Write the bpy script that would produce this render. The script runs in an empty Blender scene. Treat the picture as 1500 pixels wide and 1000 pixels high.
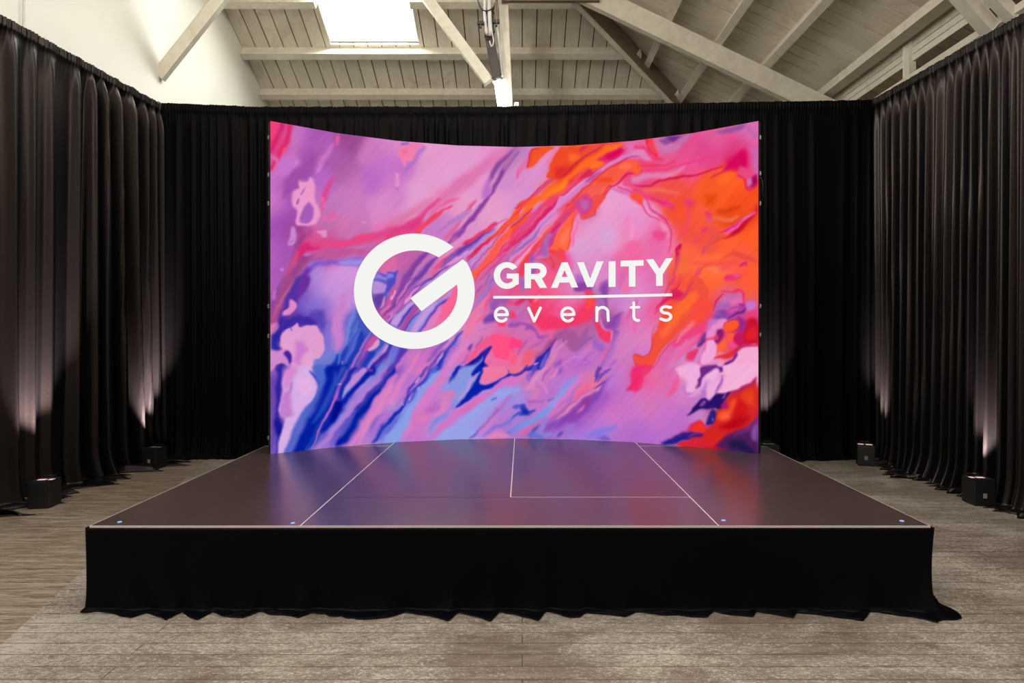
# Marbled-paint picture shown on the LED wall, written down as brush marks.
# tile header: '@ x y' ; b = wash point, p = filled blot, l = stroke, t = tapering stroke
ART = '''
@ 390 170
b e8437f 6,14
b e03c7c 5,30
b c874be 35,20
b a855b5 53,22
b b060b2 62,32
b a855ac 55,45
b 9c4a92 93,28
b a858a4 78,48
b b060a4 88,62
b cc78bc 120,42
b d680c4 140,32
b c673c8 22,58
b c870c6 8,78
b d078c8 8,95
b a050ac 24,85
b b465c2 62,72
b c070c0 57,90
b ca76bd 100,78
b b868c4 120,72
b d885c6 140,92
b c87abc 92,95
b c070c6 130,58
p f0407c 3 4,4 12,6 12,14 8,26 4,24
l d02468 3 5 20,9 14,20 8,32 4,38
l e02a68 3 6 27,12 22,28 13,44 6,58
l dd3e80 2 3 17,18 11,38
l ff5858 2 3 20,37 20,41
l d86aa8 2 4 6,46 12,50 9,62
t e05aa4 2 5 81,20 79,32
t d84a90 3 7 76,69 69,79 66,92 63,105
t cf74c4 3 6 75,32 63,50 56,62
l cc78cc 2 4 61,56 58,60
t a04fa8 4 16 50,40 46,60 30,72 22,90
p ec98cb 2 36,73 46,73 49,68 52,70 53,77 55,83 55,92 57,101 60,107 60,115 55,122 43,124 36,124 34,116 35,106 31,101 29,92 30,84 36,80
p a65ab8 2 48,97 52,102 53,110 50,118 45,121 39,120 38,114 42,104
l 9a58a4 1.2 1.6 42,82 39,89
l 9a58a4 1.2 2 36,94 35,98
l c66cac 1.5 1 44,78 42,86
l d880c4 2 3 34,52 33,53
@ 570 170
b cc74c4 3,50
b d27ac4 4,72
b e29aca 40,65
b e0a0d0 30,85
b e49aca 60,45
b e09acc 90,36
b e29ccc 70,70
b de8cc4 12,34
b c070c8 16,58
b d080c8 10,92
b e696c8 128,92
b e498ca 105,72
b d888c4 138,60
b c088cc 135,72
b e690c8 120,36
t de78b0 5 15 142,36 118,50 95,66 72,84 45,104
t e65a9c 3 3 75,92 60,102
p f07eac 2 22,30 32,31 38,34 32,38 30,46 28,51 20,50 17,57 14,52 10,44 12,38 18,34
p f66c94 2 13,39 18,37 22,40 17,43
l 9a60b8 2 3 15,31 20,30
l b070c4 3 4 38,36 34,42 28,52 18,60
l c274c6 2 2 10,62 8,74 11,80
l a45cb8 1 1 7,81 9,84
l e890c8 2 4 10,66 9,78
t 8c4a9c 2.5 6 142,36 128,50 118,64 113,74
t 8c4298 2 5 146,40 132,56 126,68 116,84 104,102
l b26cac 3 5 144,36 130,58
t c070c8 3 8 114,72 110,84 106,92
t e05090 2 2 99,94 88,104
t f0508c 2 3 146,60 143,70
@ 750 170
b b070ac 4,44
b d690cc 12,50
b dd90cc 30,66
b d890d0 18,88
b e490c8 4,74
b e690cc 45,40
b f05030 60,46
b e8402c 60,60
b ff6228 90,50
b fa6030 45,86
b f85a44 100,70
b e83c64 80,70
b f24870 140,62
b e89ccc 115,92
b e0306c 115,42
b e088c8 140,38
b f05848 88,88
p e86a9c 3 24,36 18,46 10,58 6,66 12,62 18,50
p f05428 1 26,35 47,35 38,42 30,51 23,57 16,60 18,53 20,44
l d8305c 1.5 2 30,36 24,38 20,46 18,56
t f07890 2 2 42,40 28,54 17,60
p ee4a28 1 57,35 76,34 104,32 100,40 86,48 76,54 58,64 46,69 40,70 39,66 43,58 47,46 54,37
p d03010 4 66,58 80,50 66,62 50,69
p e22c30 4 50,58 64,56 60,64 48,68
p ff6a30 4 64,42 76,44 72,50 64,50
p d82a5c 1.5 76,38 81,34 88,33 84,37 78,40
p ee4a3c 2 86,34 100,32 98,38 84,46
t c02050 1.2 1.5 104,33 86,44 72,54 54,68
p ff6a22 3 108,32 126,30 120,36 104,46 84,58 66,70 50,82 30,96 14,104 18,98 50,76 78,54 98,42
p ff8020 3 62,72 52,78 36,90 48,86 60,80
p ff7028 2 90,52 100,50 102,54 98,58 88,60
p e02068 2.5 96,48 106,44 114,38 122,36 125,40 116,46 106,52 98,50
l d80858 3 6 122,39 108,46
p f04a50 2.5 70,72 78,62 90,60 96,58 86,68 76,72
p dc2c54 2.5 80,64 86,60 90,66 78,71
t e01c58 1.2 1.6 130,36 112,50 98,60 84,70 66,82 50,94
t ef4e74 2 3 74,72 60,82 44,98
t d42060 1.5 2 90,60 82,66 74,72
p d880c4 1.5 146,38 134,41 120,46 108,53 98,60 88,70 74,76 62,86 50,98 44,104 54,104 66,94 80,82 90,74 102,62 114,54 130,48 146,46
t a850b0 2 3 100,62 90,70 84,74
t e03c88 1.6 2 74,73 62,86 50,98
p f85a44 2 100,64 112,56 126,50 140,50 142,56 132,62 124,70 114,76 104,80 94,78 90,78 84,84 76,92 64,102 60,102 74,88 88,74
p ff7050 3 124,54 138,54 132,60 120,60
p ee4424 4 94,70 110,70 114,74 100,74
l d42458 1.3 1.4 146,45 134,46 118,54 104,62 92,72 76,88 62,102
l d02058 1.3 2 146,62 130,66 116,78 108,80 100,92 92,102
p e8508c 2 144,66 132,68 124,76 130,78 146,74
p d43a84 2.5 84,88 78,94 70,102 84,102 90,92
p f46050 2 90,80 100,82 100,88 90,96 84,100 86,90
p ea9ccc 2 112,84 122,86 134,94 142,104 100,104 104,92
p dd70b4 2 112,80 124,82 138,88 132,91 118,85
p f45038 2 110,80 104,90 98,104 94,104 98,92 104,82
l d02060 1.2 1.2 112,80 104,88 98,100
l de3a78 1.5 2 120,79 134,86 144,92
t e89cc4 1.5 2 86,70 74,78 60,90 44,104
t e03058 1.3 3 46,69 30,82 14,96 6,102
t d868a0 1.3 2 44,72 26,88 16,100
t c82860 1.2 1.2 48,70 36,80 18,96
@ 930 170
b e8508c 6,30
b f03c6c 6,55
b d474a8 34,34
b e4508c 60,35
b e2458a 80,42
b e04888 115,34
b d86aac 128,18
b e05c98 90,20
b dc2068 120,46
b ee5090 60,62
b e84c88 12,70
b f05040 50,76
b f85a28 80,80
b f85020 120,95
b ff5c28 110,72
b e460a0 134,44
b f04c50 30,82
b e85088 40,48
p 6a2c88 3 36,23 54,21 50,26 44,30 38,28
p 8c4c98 3 28,27 36,24 40,29 34,32
p c070b0 3 56,20 64,20 56,30 50,34 50,26
p cc74ae 3 28,30 36,32 52,32 48,38 34,40
p 8c509c 3 92,17 116,11 126,10 118,15 104,18 98,19
l b868ac 3 4 126,12 132,18 136,22
p e284bc 2.5 -2,42 8,38 14,42 20,49 14,50 6,46
p f44048 2.5 12,26 20,26 22,34 26,46 22,46 18,36
l e8204c 1.5 2 14,28 18,40 24,46
l f43060 2.5 3 2,34 14,38 20,48 30,48
p fc6038 3 -3,50 6,54 8,60 4,66 -3,62
t e83058 2 2 4,56 26,56 46,50
p e282b4 3.5 -2,68 14,65 28,64 44,61 56,57 52,62 38,69 20,71 6,73 -2,74
t f03880 2 2 0,66 20,62 50,56 80,48 100,44
p d40858 4 102,56 110,46 122,38 128,44 126,58 118,60 108,62 100,62
t d01050 1.6 2.5 0,77 14,79 28,73 46,69 66,67 82,62 98,57
t c82860 1.6 2 106,60 92,66 86,70
p e84880 3 118,58 126,58 132,66 130,76 124,70 118,68
p c868b0 3 132,36 138,38 138,64 134,62 134,48
p a00860 2.5 130,72 136,66 138,74 132,80 127,80
p d468b0 2 126,74 130,70 132,76 128,80
l e01868 1.6 2 117,66 124,72 125,80 130,84 137,76
p ff6a24 4 94,72 104,66 112,64 106,76 96,78
p e04814 5 80,90 92,88 88,100 80,100
l e84068 3 4 0,84 14,90 28,96 44,104
t f06850 3 6 10,82 30,84 50,88
p f04c78 3 60,93 66,96 60,102 56,98
@ 390 290
b d078c4 6,6
b a555b5 16,15
b 9c48a8 22,30
b a855b8 8,42
b bc66c0 6,62
b a050b0 18,60
b aa58b8 10,85
b ac5cb8 28,65
b c278bc 78,10
b cc7cbe 100,20
b d888c8 130,10
b dc88c4 138,28
b c870b0 62,20
b d870a8 90,30
b c078b4 88,42
b bc6cac 68,35
b c870b0 100,40
b e0508c 60,48
b d83a80 75,53
b c060a4 80,60
b bc5ca4 70,65
b c488d8 60,88
b d298d8 85,82
b cc90d8 80,95
b a488d8 50,85
b 7038a0 38,92
b c860a4 125,72
b ec4080 143,36
b ac4a98 35,42
l e870a8 2.5 3 64,0 65,12
l e86ab0 2.5 4 66,22 78,22
t dc68a8 2.5 7 68,23 74,19 78,24
p e28ac4 1.5 57,38 66,36 69,38 69,45 65,45 61,41
p c884cc 1.5 27,38 31,33 34,36 33,46 32,52 28,54 25,52 26,44
l a85ca8 1 1 30,48 28,50
l d478b8 2 3 44,65 48,65
l dc8cd0 2 2.5 17,80 19,80
l e498cc 2 1.6 109,27 112,28
l d488c4 2 1.4 122,23 128,23
p dc4888 3 40,50 48,45 60,49 80,48 100,45 118,40 132,36 146,29 146,38 130,45 112,51 90,53 70,56 52,58 42,62 36,70 32,76 30,72 34,60
p d62874 3 36,56 46,49 52,54 60,56 46,60 38,68 33,70
t ec4484 2 4 66,53 92,50 112,44 124,43
l a03c88 3 4 38,36 40,44 36,54
l b04898 3 4 50,38 46,43
l a84890 3 3 36,54 30,66 26,82 20,96
t b05aa0 3 4 28,68 22,84 16,102
t cc4c78 2 3.5 36,60 29,76 24,92 18,102
p 98408c 2.5 38,66 48,66 62,62 76,62 62,68 50,72 38,80 30,90 24,102 17,102 24,90 31,78
p c0589c 2.5 62,60 100,56 112,58 106,64 80,66 60,68 48,72 40,82 32,96 26,102 34,90 44,76
t a8506c 2 2 46,70 36,84 26,100
p 8858c8 3 56,71 80,69 108,68 106,76 80,74 60,76 48,84 44,80
p 6c30a0 4 46,78 40,86 32,102 44,104 46,92 50,82
p a08ce0 3 84,70 108,70 104,76 84,74
p 5a50c8 2 125,85 138,87 146,84 146,88 132,91 124,92
p 9c80dc 2 124,86 132,90 142,88 138,102 122,102
p b48cd8 2 122,94 134,92 140,92 136,104 120,104
p 6a58cc 1.5 141,88 146,85 146,94 140,104 136,102
p d868a4 3 130,72 146,66 146,84 138,86 128,82
@ 570 290
b d88cc8 4,20
b e4a0cc 30,8
b e88cc0 60,3
b e89cc8 80,12
b e092c8 92,38
b c884c8 62,28
b c474c4 52,36
b d880bc 45,44
b e4a0cc 110,25
b e89cc8 125,15
b dd90c4 100,32
b dc8cc4 78,52
b c864a8 10,70
b c060a8 22,66
b b868b4 42,78
b e88cc0 60,78
b cc80c0 54,88
b a060b8 28,92
b cc98d8 105,60
b d898d0 92,62
b b06cc4 95,72
b cc60a0 118,78
b d458a0 130,70
b b46cc0 140,70
b c07cc0 120,90
b b890d8 45,92
b ff5c50 120,58
t dc78a8 5 8 46,0 30,14 10,26 -4,32
t e0488c 2.5 8 56,2 42,14 30,26 12,36 -4,42
p e04484 3.5 -2,38 14,34 28,26 38,24 38,34 26,40 10,42 -2,46
t dc3c80 3 5 36,22 26,32 8,36
t ea5c98 3 3 78,0 60,8 46,20
p f03c60 1.5 72,8 60,14 50,20 38,31 28,39 34,40 44,31 56,22 62,15 70,11
p ff4c50 1.5 56,18 46,26 36,36 30,38 40,30 52,20
t c87cc8 3 8 56,26 48,34 38,40
t d85090 1.5 2.2 99,3 92,10 84,16
t b468b4 1.5 1.6 84,16 74,24 62,34 54,40
t b47cc4 3 6 92,14 80,22 68,30
t e0649c 2 5 80,26 74,34 66,44 62,48
t 8a3c9c 2 6 112,0 104,10 94,22 84,34 76,44 66,52
t 9a50ac 2 4 84,34 76,40 64,54
t d05ca8 2 3 76,44 70,50
p e02c68 2 118,28 108,34 96,42 90,46 82,52 88,54 96,48 108,41 116,34 122,29
p f83c50 1.5 115,32 104,38 94,46 90,50 100,46 112,38
t e878a8 2 3 84,50 72,62 60,72
t c84090 1.3 1.3 134,24 122,30 108,40 92,50
t e85088 2 2.2 92,54 76,60 62,74 50,84
t f04070 2 4 84,56 70,64 56,76 50,80
t 6c3ca8 2 5 118,36 104,44 92,53 80,60 70,66 60,76
t 8858bc 2 5 76,60 70,66 64,72 58,78
t 9068c4 1.5 2.5 106,46 94,56 86,60
t dc9cd8 1 1.4 88,60 76,68 68,74
t 8850b4 1 1.2 84,58 72,68 62,76 74,74 84,66
t b488d4 2 3.5 120,34 108,45 96,58
p e83c44 1.2 146,14 136,24 124,36 112,45 104,54 96,62 88,70 90,70 100,62 112,50 126,40 138,29 146,22
p ff5c30 1 146,16 136,26 124,38 114,46 126,39 138,28 146,20
t d82060 1.5 3 112,48 102,56 88,68
t b82868 1.2 1.2 124,40 110,54 98,64 88,72
t cc98dc 2 5 128,40 114,52 98,68 92,76
t b07cd0 1.5 2 112,54 100,66 90,74
p ff5c50 1 146,28 140,32 128,42 116,56 106,70 98,80 93,83 97,93 108,80 120,68 126,54 136,44 146,34
t e03058 1.2 1.4 146,25 138,30 126,41 112,56 100,70 92,82
t d42c60 1 1.2 146,36 138,46 128,58 118,70 104,82 98,94
t f04088 1.6 3.5 146,42 134,56 122,70 108,84
t e060a0 2 4 140,54 128,64 110,84 100,96
t e02870 1.3 2 146,44 136,56 124,66
t 9c68bc 1.8 3 146,56 138,64 132,72
t c0408c 1.2 1.4 132,64 118,78 104,92
t 9068bc 1.8 3 114,86 106,100
t f05080 1.6 2.5 146,64 140,72
t a468bc 2 4 120,88 110,104
t 80409c 2.5 8 45,60 36,68 30,78 20,90 12,104
t 7840a4 2 6 56,66 46,74 38,84 26,94 18,104
t c87cc0 2 3.5 44,66 34,78 26,90
t 6c3ca0 1.6 3.5 68,76 54,86 42,94 30,102
t cc70b0 2 3.5 56,70 46,84 36,94
t c0a0e0 2 4 78,74 60,86 44,98
t c490dc 2.5 6 84,74 70,80 54,92
t e45c94 2 3 62,72 50,84 46,88
p 4c50c8 1.5 -2,84 6,84 10,82 8,90 4,100 -2,104
p 8080dc 1.5 -2,86 4,86 4,92 -2,96
@ 750 290
b d898d0 2,8
b e8508c 20,30
b e890c4 12,60
b cc5c9c 22,40
b dc80b8 46,22
b f04868 62,10
b c85090 82,12
b ec9ccc 105,15
b e49ccc 90,30
b e49ccc 110,45
b dda0d0 80,55
b e898cc 130,15
b ec8cc0 134,40
b ec78b0 143,52
b ee6aa0 136,65
b e090c8 90,70
b d88cc8 82,86
b dc88c4 104,85
b f05c8c 44,86
b e86aa8 125,80
b c070c0 34,62
b e8709c 8,76
b ee88bc 72,30
b f0489c 50,75
p ff6a2c 1.5 24,-2 34,-2 26,8 14,22 4,34 -2,40 -2,32 8,20 16,10
p ff5c2c 1.5 14,2 24,0 10,14 -2,26 -2,20 6,10
t dc3858 1.2 2 20,0 8,10 2,12
t c42060 1.2 2.5 22,12 12,22 0,34
t d05ca0 1.2 1.6 18,14 6,26 -2,32
t e03060 1.3 1.5 16,6 6,16 -2,24
t f4503c 2 7 22,16 10,30 -2,42
p e8406c 2 44,-2 36,6 26,16 14,28 -2,42 -2,56 14,44 28,32 40,18 50,8 58,-2
t e04898 1.5 4 34,8 18,26 2,42
t d02060 1.3 2 42,10 26,26 10,40 -2,52
t e02870 2 4 56,-2 48,8 36,18
t c060a0 2 6 34,24 20,40 6,54 -2,62
t e86090 1.6 2 38,10 22,28 4,46
t d4186c 1.5 2.2 50,4 30,26 12,44 0,54
p dc88c8 1.5 62,-2 54,8 46,18 36,30 26,42 16,54 4,66 -2,72 -2,66 8,54 22,38 36,22 48,8 54,-2
t b084cc 2 4 44,20 32,34 20,46 4,62
t f088c4 1.8 3 50,18 36,34 22,50 6,68
p ee98c4 1.5 40,34 26,48 12,64 4,74 8,76 18,64 30,48 40,38
t f04878 1.5 2 30,44 16,58 2,72
t 9860b4 2 3 32,34 18,50 0,64
p f8503c 1.5 76,-2 66,8 56,18 46,30 38,38 28,50 20,60 12,70 10,76 14,80 20,70 26,60 32,52 40,40 50,28 62,14 76,4
p ee3c58 2.5 30,48 20,62 12,74 6,84 10,88 16,80 22,68 28,58
t e03060 1 1.3 80,-4 64,14 52,28 40,42 30,56
t e8406c 3 8 78,4 64,16 56,24 48,34
p e04070 2.5 62,12 56,22 48,34 42,44 38,46 44,36 52,24
t c4488c 2 2.5 64,16 56,26 50,38 44,52
t dd1c60 1.8 3 54,28 46,38 42,44
p b066b4 2.5 40,42 48,42 46,52 40,56 40,64 46,66 34,70 24,68 32,58
p c84088 2.5 44,44 50,36 48,50 42,58 40,54
p 9c60b0 3 32,52 36,56 38,62 34,66 34,58
p d878bc 3 26,64 36,66 44,66 40,68 26,70
t d83c80 2 2.5 34,52 30,62 26,68
p ff6640 1 74,12 70,22 68,34 67,48 64,58 58,60 50,60 44,62 41,58 46,52 48,46 54,34 62,22 70,14
p ff785c 4 60,36 66,34 64,46 60,54 54,52
t e8404c 1 1.3 72,14 68,24 66,46 63,58
p f04450 2 42,58 52,60 60,60 60,70 52,72 46,66 41,62
t d83048 1 1 52,58 62,60
t f48cbc 2 4 76,18 72,30 70,44 68,50
l f060a0 2 2 74,26 70,44 68,54
p e45064 2 26,70 44,66 52,66 58,72 50,76 48,82 40,76 36,72
l d83058 1 1.2 42,66 44,70 46,74 44,78
p d0408c 3 70,4 86,-2 90,4 88,14 84,18 78,18 74,12
p c060a4 3 76,2 84,4 86,12 80,14
p f05048 1.3 92,-2 106,-4 100,8 96,12 93,18 86,22 80,24 77,20 82,18 88,16 90,8
t e03870 1.2 1.4 90,0 89,12 84,18 78,18
t e03060 1 1.2 94,12 92,20 82,23
p f85038 1.5 132,-2 146,-4 146,8 140,5
t f478a4 2 2.5 128,-3 138,4 146,10
p f268a0 4 130,52 142,48 146,56 146,70 136,70 130,64
t f088bc 3 6 130,18 128,34 124,48
t f498c4 2.5 4 136,28 134,46
p d8a4d4 5 104,34 114,36 112,50 102,54 98,46
p 9858b4 2.5 24,62 26,70 22,74 20,70
p a058b4 2 22,80 28,80 27,86 22,86
p e45c9c 2 28,81 31,84 29,86 27,85
p 8c44a0 4 78,90 86,88 92,104 72,104 74,94
p b468c0 4 74,86 84,90 86,94 74,96
p 9c54b0 4 102,96 108,98 108,104 98,104
l 9c70c0 2 4 9,90 12,104
p f05c84 3 36,86 44,84 52,88 44,96 38,92
l d86ab0 3 4 124,84 122,100
@ 930 290
b e890c8 10,20
b e88cc8 8,38
b ee70a8 25,38
b ec5c98 22,50
b e870b0 25,60
b ec74a8 36,50
b f55030 50,15
b f85838 75,25
b f04c44 58,40
b fc5c28 95,5
b e84c18 110,15
b f04820 120,25
b f05040 80,45
b fc6444 60,60
b ff6030 110,52
b ff5c28 130,45
b f85848 120,65
b ff6c40 80,85
b f86840 55,80
b ff7440 100,80
b ff6430 90,95
b fc5048 115,90
b ff5c30 135,85
b f85c34 60,95
b e070b0 20,90
b e884c0 5,98
t d83070 1.5 2 10,-4 14,6 20,14 30,22 36,26 39,34 41,46 38,60
t e03c70 1.2 1.5 0,2 8,8 16,18 26,24 36,28
p f03c80 2 16,-2 26,4 34,3 44,6 42,9 32,9 22,5 12,0
t d02068 1.2 1.2 18,0 28,5 42,6
p f08cb0 3 28,26 36,30 38,40 36,46 30,34
p ec4c90 4 20,38 34,38 32,48 22,46
p d4145c 1.2 50,52 52,52 51,58 50,66 47,70 46,64 46,57 48,54
p d83060 1.5 46,66 50,68 48,74 45,77
t e05064 2 3 50,66 46,78 42,90
t d84468 1.5 3 44,84 42,94 38,98
p e83c70 2 80,14 84,16 87,20 83,22 80,18
p e83080 1.5 76,35 81,32 81,36 77,39 75,38
l c85070 1.3 1.3 82,34 86,36 86,39
l e0508c 2 3 82,24 86,25
p d43810 4 92,16 106,11 118,9 114,12 100,16
p e04018 4 106,24 120,20 112,30 104,28
t f06c50 3 5 88,22 106,24 118,20
p d41c38 3 138,7 132,20 122,28 112,36 100,44 86,52 96,46 112,42 124,34 134,22 138,16
p c8102c 3 124,26 134,18 126,32 112,40 108,38
t e868b8 2 3.5 136,16 120,26 108,34 100,38
p ec58b0 1.6 104,35 112,30 116,31 108,37 102,38
t e01c70 1.2 1.6 122,24 106,34 92,40
t e0503c 3 6 100,40 88,48 82,56
p d04870 2 77,57 81,56 80,60 77,62
t e84c50 2.5 3 90,42 82,54 76,64
p f04c54 3 64,46 76,42 70,50 64,50
t e04848 3 4 110,60 120,66 136,72
t ee4838 3 4 96,70 110,64 126,66 138,72
t f44858 3 6 56,6 62,20 56,34 50,44
p e83c60 4 58,2 68,4 62,12 56,8
t f87c4c 4 8 76,74 90,80 104,76
p f85858 4 100,72 112,74 104,82 94,80
t d84050 1.5 1.8 82,75 76,80 72,86 66,92 60,100
t f04078 2 2.6 74,78 68,88 62,98
p e03c60 3 102,90 110,86 120,87 114,92 104,93
p ec2c78 2 103,89 110,86 112,90 104,92
p e8508c 2 112,85 118,86 116,88 112,88
p d83878 1.5 118,75 127,72 126,76 120,78
l c82850 1 1 120,76 125,74 126,78
t f4683c 3 5 50,60 56,76 50,88
t ee4048 3 4 52,88 48,96 42,104
t f85040 4 6 66,74 90,74 118,72
@ 390 410
b b460bc 8,4
b a85cb8 6,25
b a04090 12,30
b a8488c 10,42
b 9c3c88 24,14
b 6838a4 35,15
b 8060c8 45,24
b 8878d8 52,30
b b088d4 55,10
b c890d8 80,8
b cc8cd4 88,25
b c484d0 76,42
b 9c78d0 65,35
b 5c38a8 40,44
b 6440b0 58,44
b 5848b8 62,52
b ae80cc 82,58
b b080d4 84,70
b 8c70d0 72,66
b 7888d8 74,85
b 3c44b8 98,68
b 2040b4 88,92
b 7448b4 115,70
b c070c8 135,88
b 4050b8 100,50
b 7048a8 125,22
b cc589c 140,35
b d078a8 8,58
b dd88c4 8,88
b d68cc8 40,75
b 7078d0 66,92
b a098dc 128,6
t 8844a0 2 5 18,0 10,22 6,34
p a0488c 2.5 20,-2 34,-2 26,12 16,28 12,44 6,52 5,40 12,22
t b85c90 1.6 3 31,0 22,16 14,30 8,44
p 5030a0 3 34,-2 48,-2 42,12 36,22 32,34 24,44 16,46 18,32 26,14
p 6c309c 3.5 40,-2 50,-2 44,10 38,18 36,8
p e088c4 1.6 28,23 33,24 34,30 30,36 26,41 20,41 19,37 24,32
p 4028a0 3 16,44 26,44 36,40 44,42 56,40 60,48 52,52 40,50 30,54 20,60 15,72 16,78 10,76 8,64 12,54
p 2828a0 3 6,62 14,58 14,72 16,78 8,80 5,72
p 5844b0 4 50,38 62,34 66,42 64,54 58,50
l c478c0 2.5 3.5 10,14 9,20
p d478b8 2.5 4,52 12,49 14,54 8,60 4,60
t a868b0 1.5 2 14,48 8,60
p e09ccf 1.3 23,55 30,53 33,51 35,49 37,53 40,53 46,51 52,52 56,53 61,58 64,64 66,74 64,82 60,87 54,90 53,100 52,106 30,106 28,96 30,88 24,80 18,78 16,74 16,66 18,60
p cc7ccc 4 34,68 44,72 46,80 40,86 38,96 32,90 34,78
p e4a4d4 4 44,84 52,82 54,92 50,104 42,104
l 5c50b4 1 1.2 27,54 29,57
p d088cc 2.5 4,80 14,80 22,84 26,92 24,98 16,96 10,100 4,102
p 4820a0 1.6 20,81 24,80 28,84 29,90 27,94 24,88 20,84
p 4838a4 2 12,96 18,94 24,98 26,102 12,104
t c880cc 4 12 88,16 84,34 78,50 82,66 80,80
t 8070d0 3 5 72,46 68,60 70,76 66,86
p 4054bc 2.5 96,46 94,60 92,72 86,84 82,92 76,104 120,104 140,72 104,42 98,40
p 7088dc 2.5 96,24 98,34 95,44 91,58 89,70 92,70 96,54 100,44 100,36
t 5c70cc 1.6 3 104,46 98,58 102,54 94,70
p 1c38b0 2.5 108,58 102,72 94,86 90,100 98,100 104,86 112,68
t 5a68cc 2 3 106,56 98,74 90,92
p 1838ac 2.5 80,84 76,92 72,100 70,106 80,104 84,88
t 5878d4 2 3 82,78 82,90 78,104
t 2040b4 2 5 92,74 86,88 82,104
t b068c0 1.5 3 118,58 108,76 98,96 94,104
p a850b0 2 122,60 126,66 120,72 114,80 106,94 100,104 98,104 106,88 114,70
t 6840b0 2 3.5 122,72 112,86 102,100
p c45098 2 118,66 126,66 122,72 114,80 114,74
p 2038b0 2 116,82 124,82 116,92 108,104 102,104 110,92
p dc98d0 1 125,68 127,70 125,75 122,78 118,80 116,78 120,74 122,70
t 8878d8 2 4 134,72 124,86 112,102
p c898d8 2 134,74 128,84 120,92 112,104 116,104 128,92 138,78
t 4828a0 2 5 140,74 132,86 120,98 116,104
t 8050b4 1.5 2 144,78 134,90 126,104
t 6c78d4 2 4 146,76 138,88 130,98 126,104
t d080cc 2 6 146,84 140,92 134,104
l c490cc 1.5 1.5 86,93 86,96
p 6040a4 3 122,20 132,14 134,20 130,28 126,30 122,24
p b88cd4 2 120,6 132,4 138,8 132,14 122,16 119,14
t 5858c0 2 4 120,-1 134,2 142,-2
t 5058c0 1.6 3 142,0 136,12 132,18
p c8589c 2 146,4 140,12 136,26 130,36 134,44 146,24
t e8a0cc 1.2 1.6 134,18 132,26 129,30
l e8a0d0 1.5 2.4 141,20 142,18
t 7c389c 1.5 2 146,22 136,36 132,42
t dc80c0 1.5 2 140,26 132,34 130,38
p d080c4 1.5 146,32 138,40 136,46 140,48 146,44
t 6038a0 1.5 2 144,42 138,50
@ 570 410
b c068ac 12,6
b a050a8 18,20
b 9850b0 8,30
b b888dc 18,40
b 9070cc 12,48
b c088d4 38,46
b b084d8 46,34
b e870b0 56,42
b f86090 68,28
b e07cb8 48,52
b d488c8 80,70
b dc80bc 95,52
b e482b0 92,40
b dd88c0 104,55
b ce6ca0 106,16
b ee5c98 122,14
b b468b0 122,26
b c87cb4 110,36
b d070b0 136,50
b d078b0 104,70
b ee6ca4 90,86
b c878c4 72,92
b c480cc 60,100
b ff5080 128,74
b ea78a8 120,90
b f06898 135,92
b c874c4 24,86
b e07cb8 30,90
b b868c0 40,80
b 7058c8 2,84
b 8c70d4 8,84
b e06cac 112,60
p 5848c0 2 -2,0 6,-2 2,8 -2,12
t 8c44a8 1.5 3 20,-2 12,12 2,26
t 7840a8 2 4 22,2 16,10 10,22 0,34
t 7840a8 1.8 3.5 30,2 20,12 14,24 6,36 -2,44
t d078b0 1.5 3 26,0 16,14 8,26
l eaa0d0 1.2 2 7,12 6,16 3,20
t 8850b8 1.6 4 44,-1 34,8 26,16 20,24
p e498cc 1.2 36,6 33,10 26,16 23,22 18,27 17,24 20,20 28,12
t c060b8 2 3 22,12 14,26 6,36
t 5838b0 2 2.5 22,26 12,36 7,42 0,48
t c070bc 2 4 14,24 6,34 0,40
l d080c8 1.5 2.5 3,38 2,42
l a090e0 1.5 2 8,40 4,46
p c09cdc 2 24,24 28,28 20,38 10,50 2,48 10,38
t 5038b0 1.8 3.5 29,28 20,38 10,52
p a84c9c 1.5 30,29 34,32 24,44 15,56 12,54 20,42
t 5c28a0 1.5 2.5 36,34 26,44 16,56
t 7090dc 2 4 36,36 26,48 18,58
p c498dc 2.5 38,36 56,24 48,38 38,48 30,58 24,58
p 8090e0 2 56,22 68,14 60,24 48,38 36,54 30,58 40,44 50,32
p 6038b0 1.6 66,18 62,26 54,34 44,46 34,58 32,58 44,42 56,28
p c090dc 2 60,20 74,8 68,18 62,22
p f86494 2.5 76,6 77,20 70,34 60,46 50,52 56,42 64,28 72,12
p e080bc 3 60,34 54,46 42,56 36,58 46,46 56,34
t 8c60c4 2 3 96,30 94,36 104,22 116,8
t a078cc 1.5 3.5 118,4 106,16 98,28
t cc60a8 1.5 2 110,0 102,10 96,22
t 8858b8 1.3 1.6 104,6 98,16
t b878cc 2 4 96,28 94,42 88,50
t ee78a4 3.5 8 112,18 100,34 92,50 86,66
t f04c84 1.6 2 120,8 112,22 108,32
t f06098 2 3 112,28 106,40 98,48
p a058b0 3 116,20 130,20 138,22 134,28 124,28 118,36 114,34
p 7c40a8 3 108,42 118,38 122,44 116,48 107,47
p 9a54b4 2.5 116,28 124,26 120,34 114,32
p f44880 2 134,25 142,24 146,26 142,28 134,28
l a050a8 2 3 134,36 136,42
l f84878 2.5 4 138,38 142,42
p ff406c 1.6 122,47 130,48 131,52 128,54 122,52
p b058b0 2 136,50 146,46 146,52 136,51
l b878c0 1.5 2 102,56 108,54 114,52
t c080b8 1.2 1.2 104,58 100,66 94,72
t 8850ac 1.2 2 104,64 100,74 99,78
p 6844b0 2 92,74 95,74 92,79 89,77
t a460c0 2 3 92,80 86,90 80,96
p ff5084 1.5 116,64 122,61 128,64 142,67 146,68 144,80 142,88 134,90 124,90 118,84 114,72
p ee5c90 2.5 104,68 114,66 116,74 112,76 104,80 96,88 88,92 90,86 98,78
t b478c8 1.2 1.6 139,70 142,76 144,84
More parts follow.
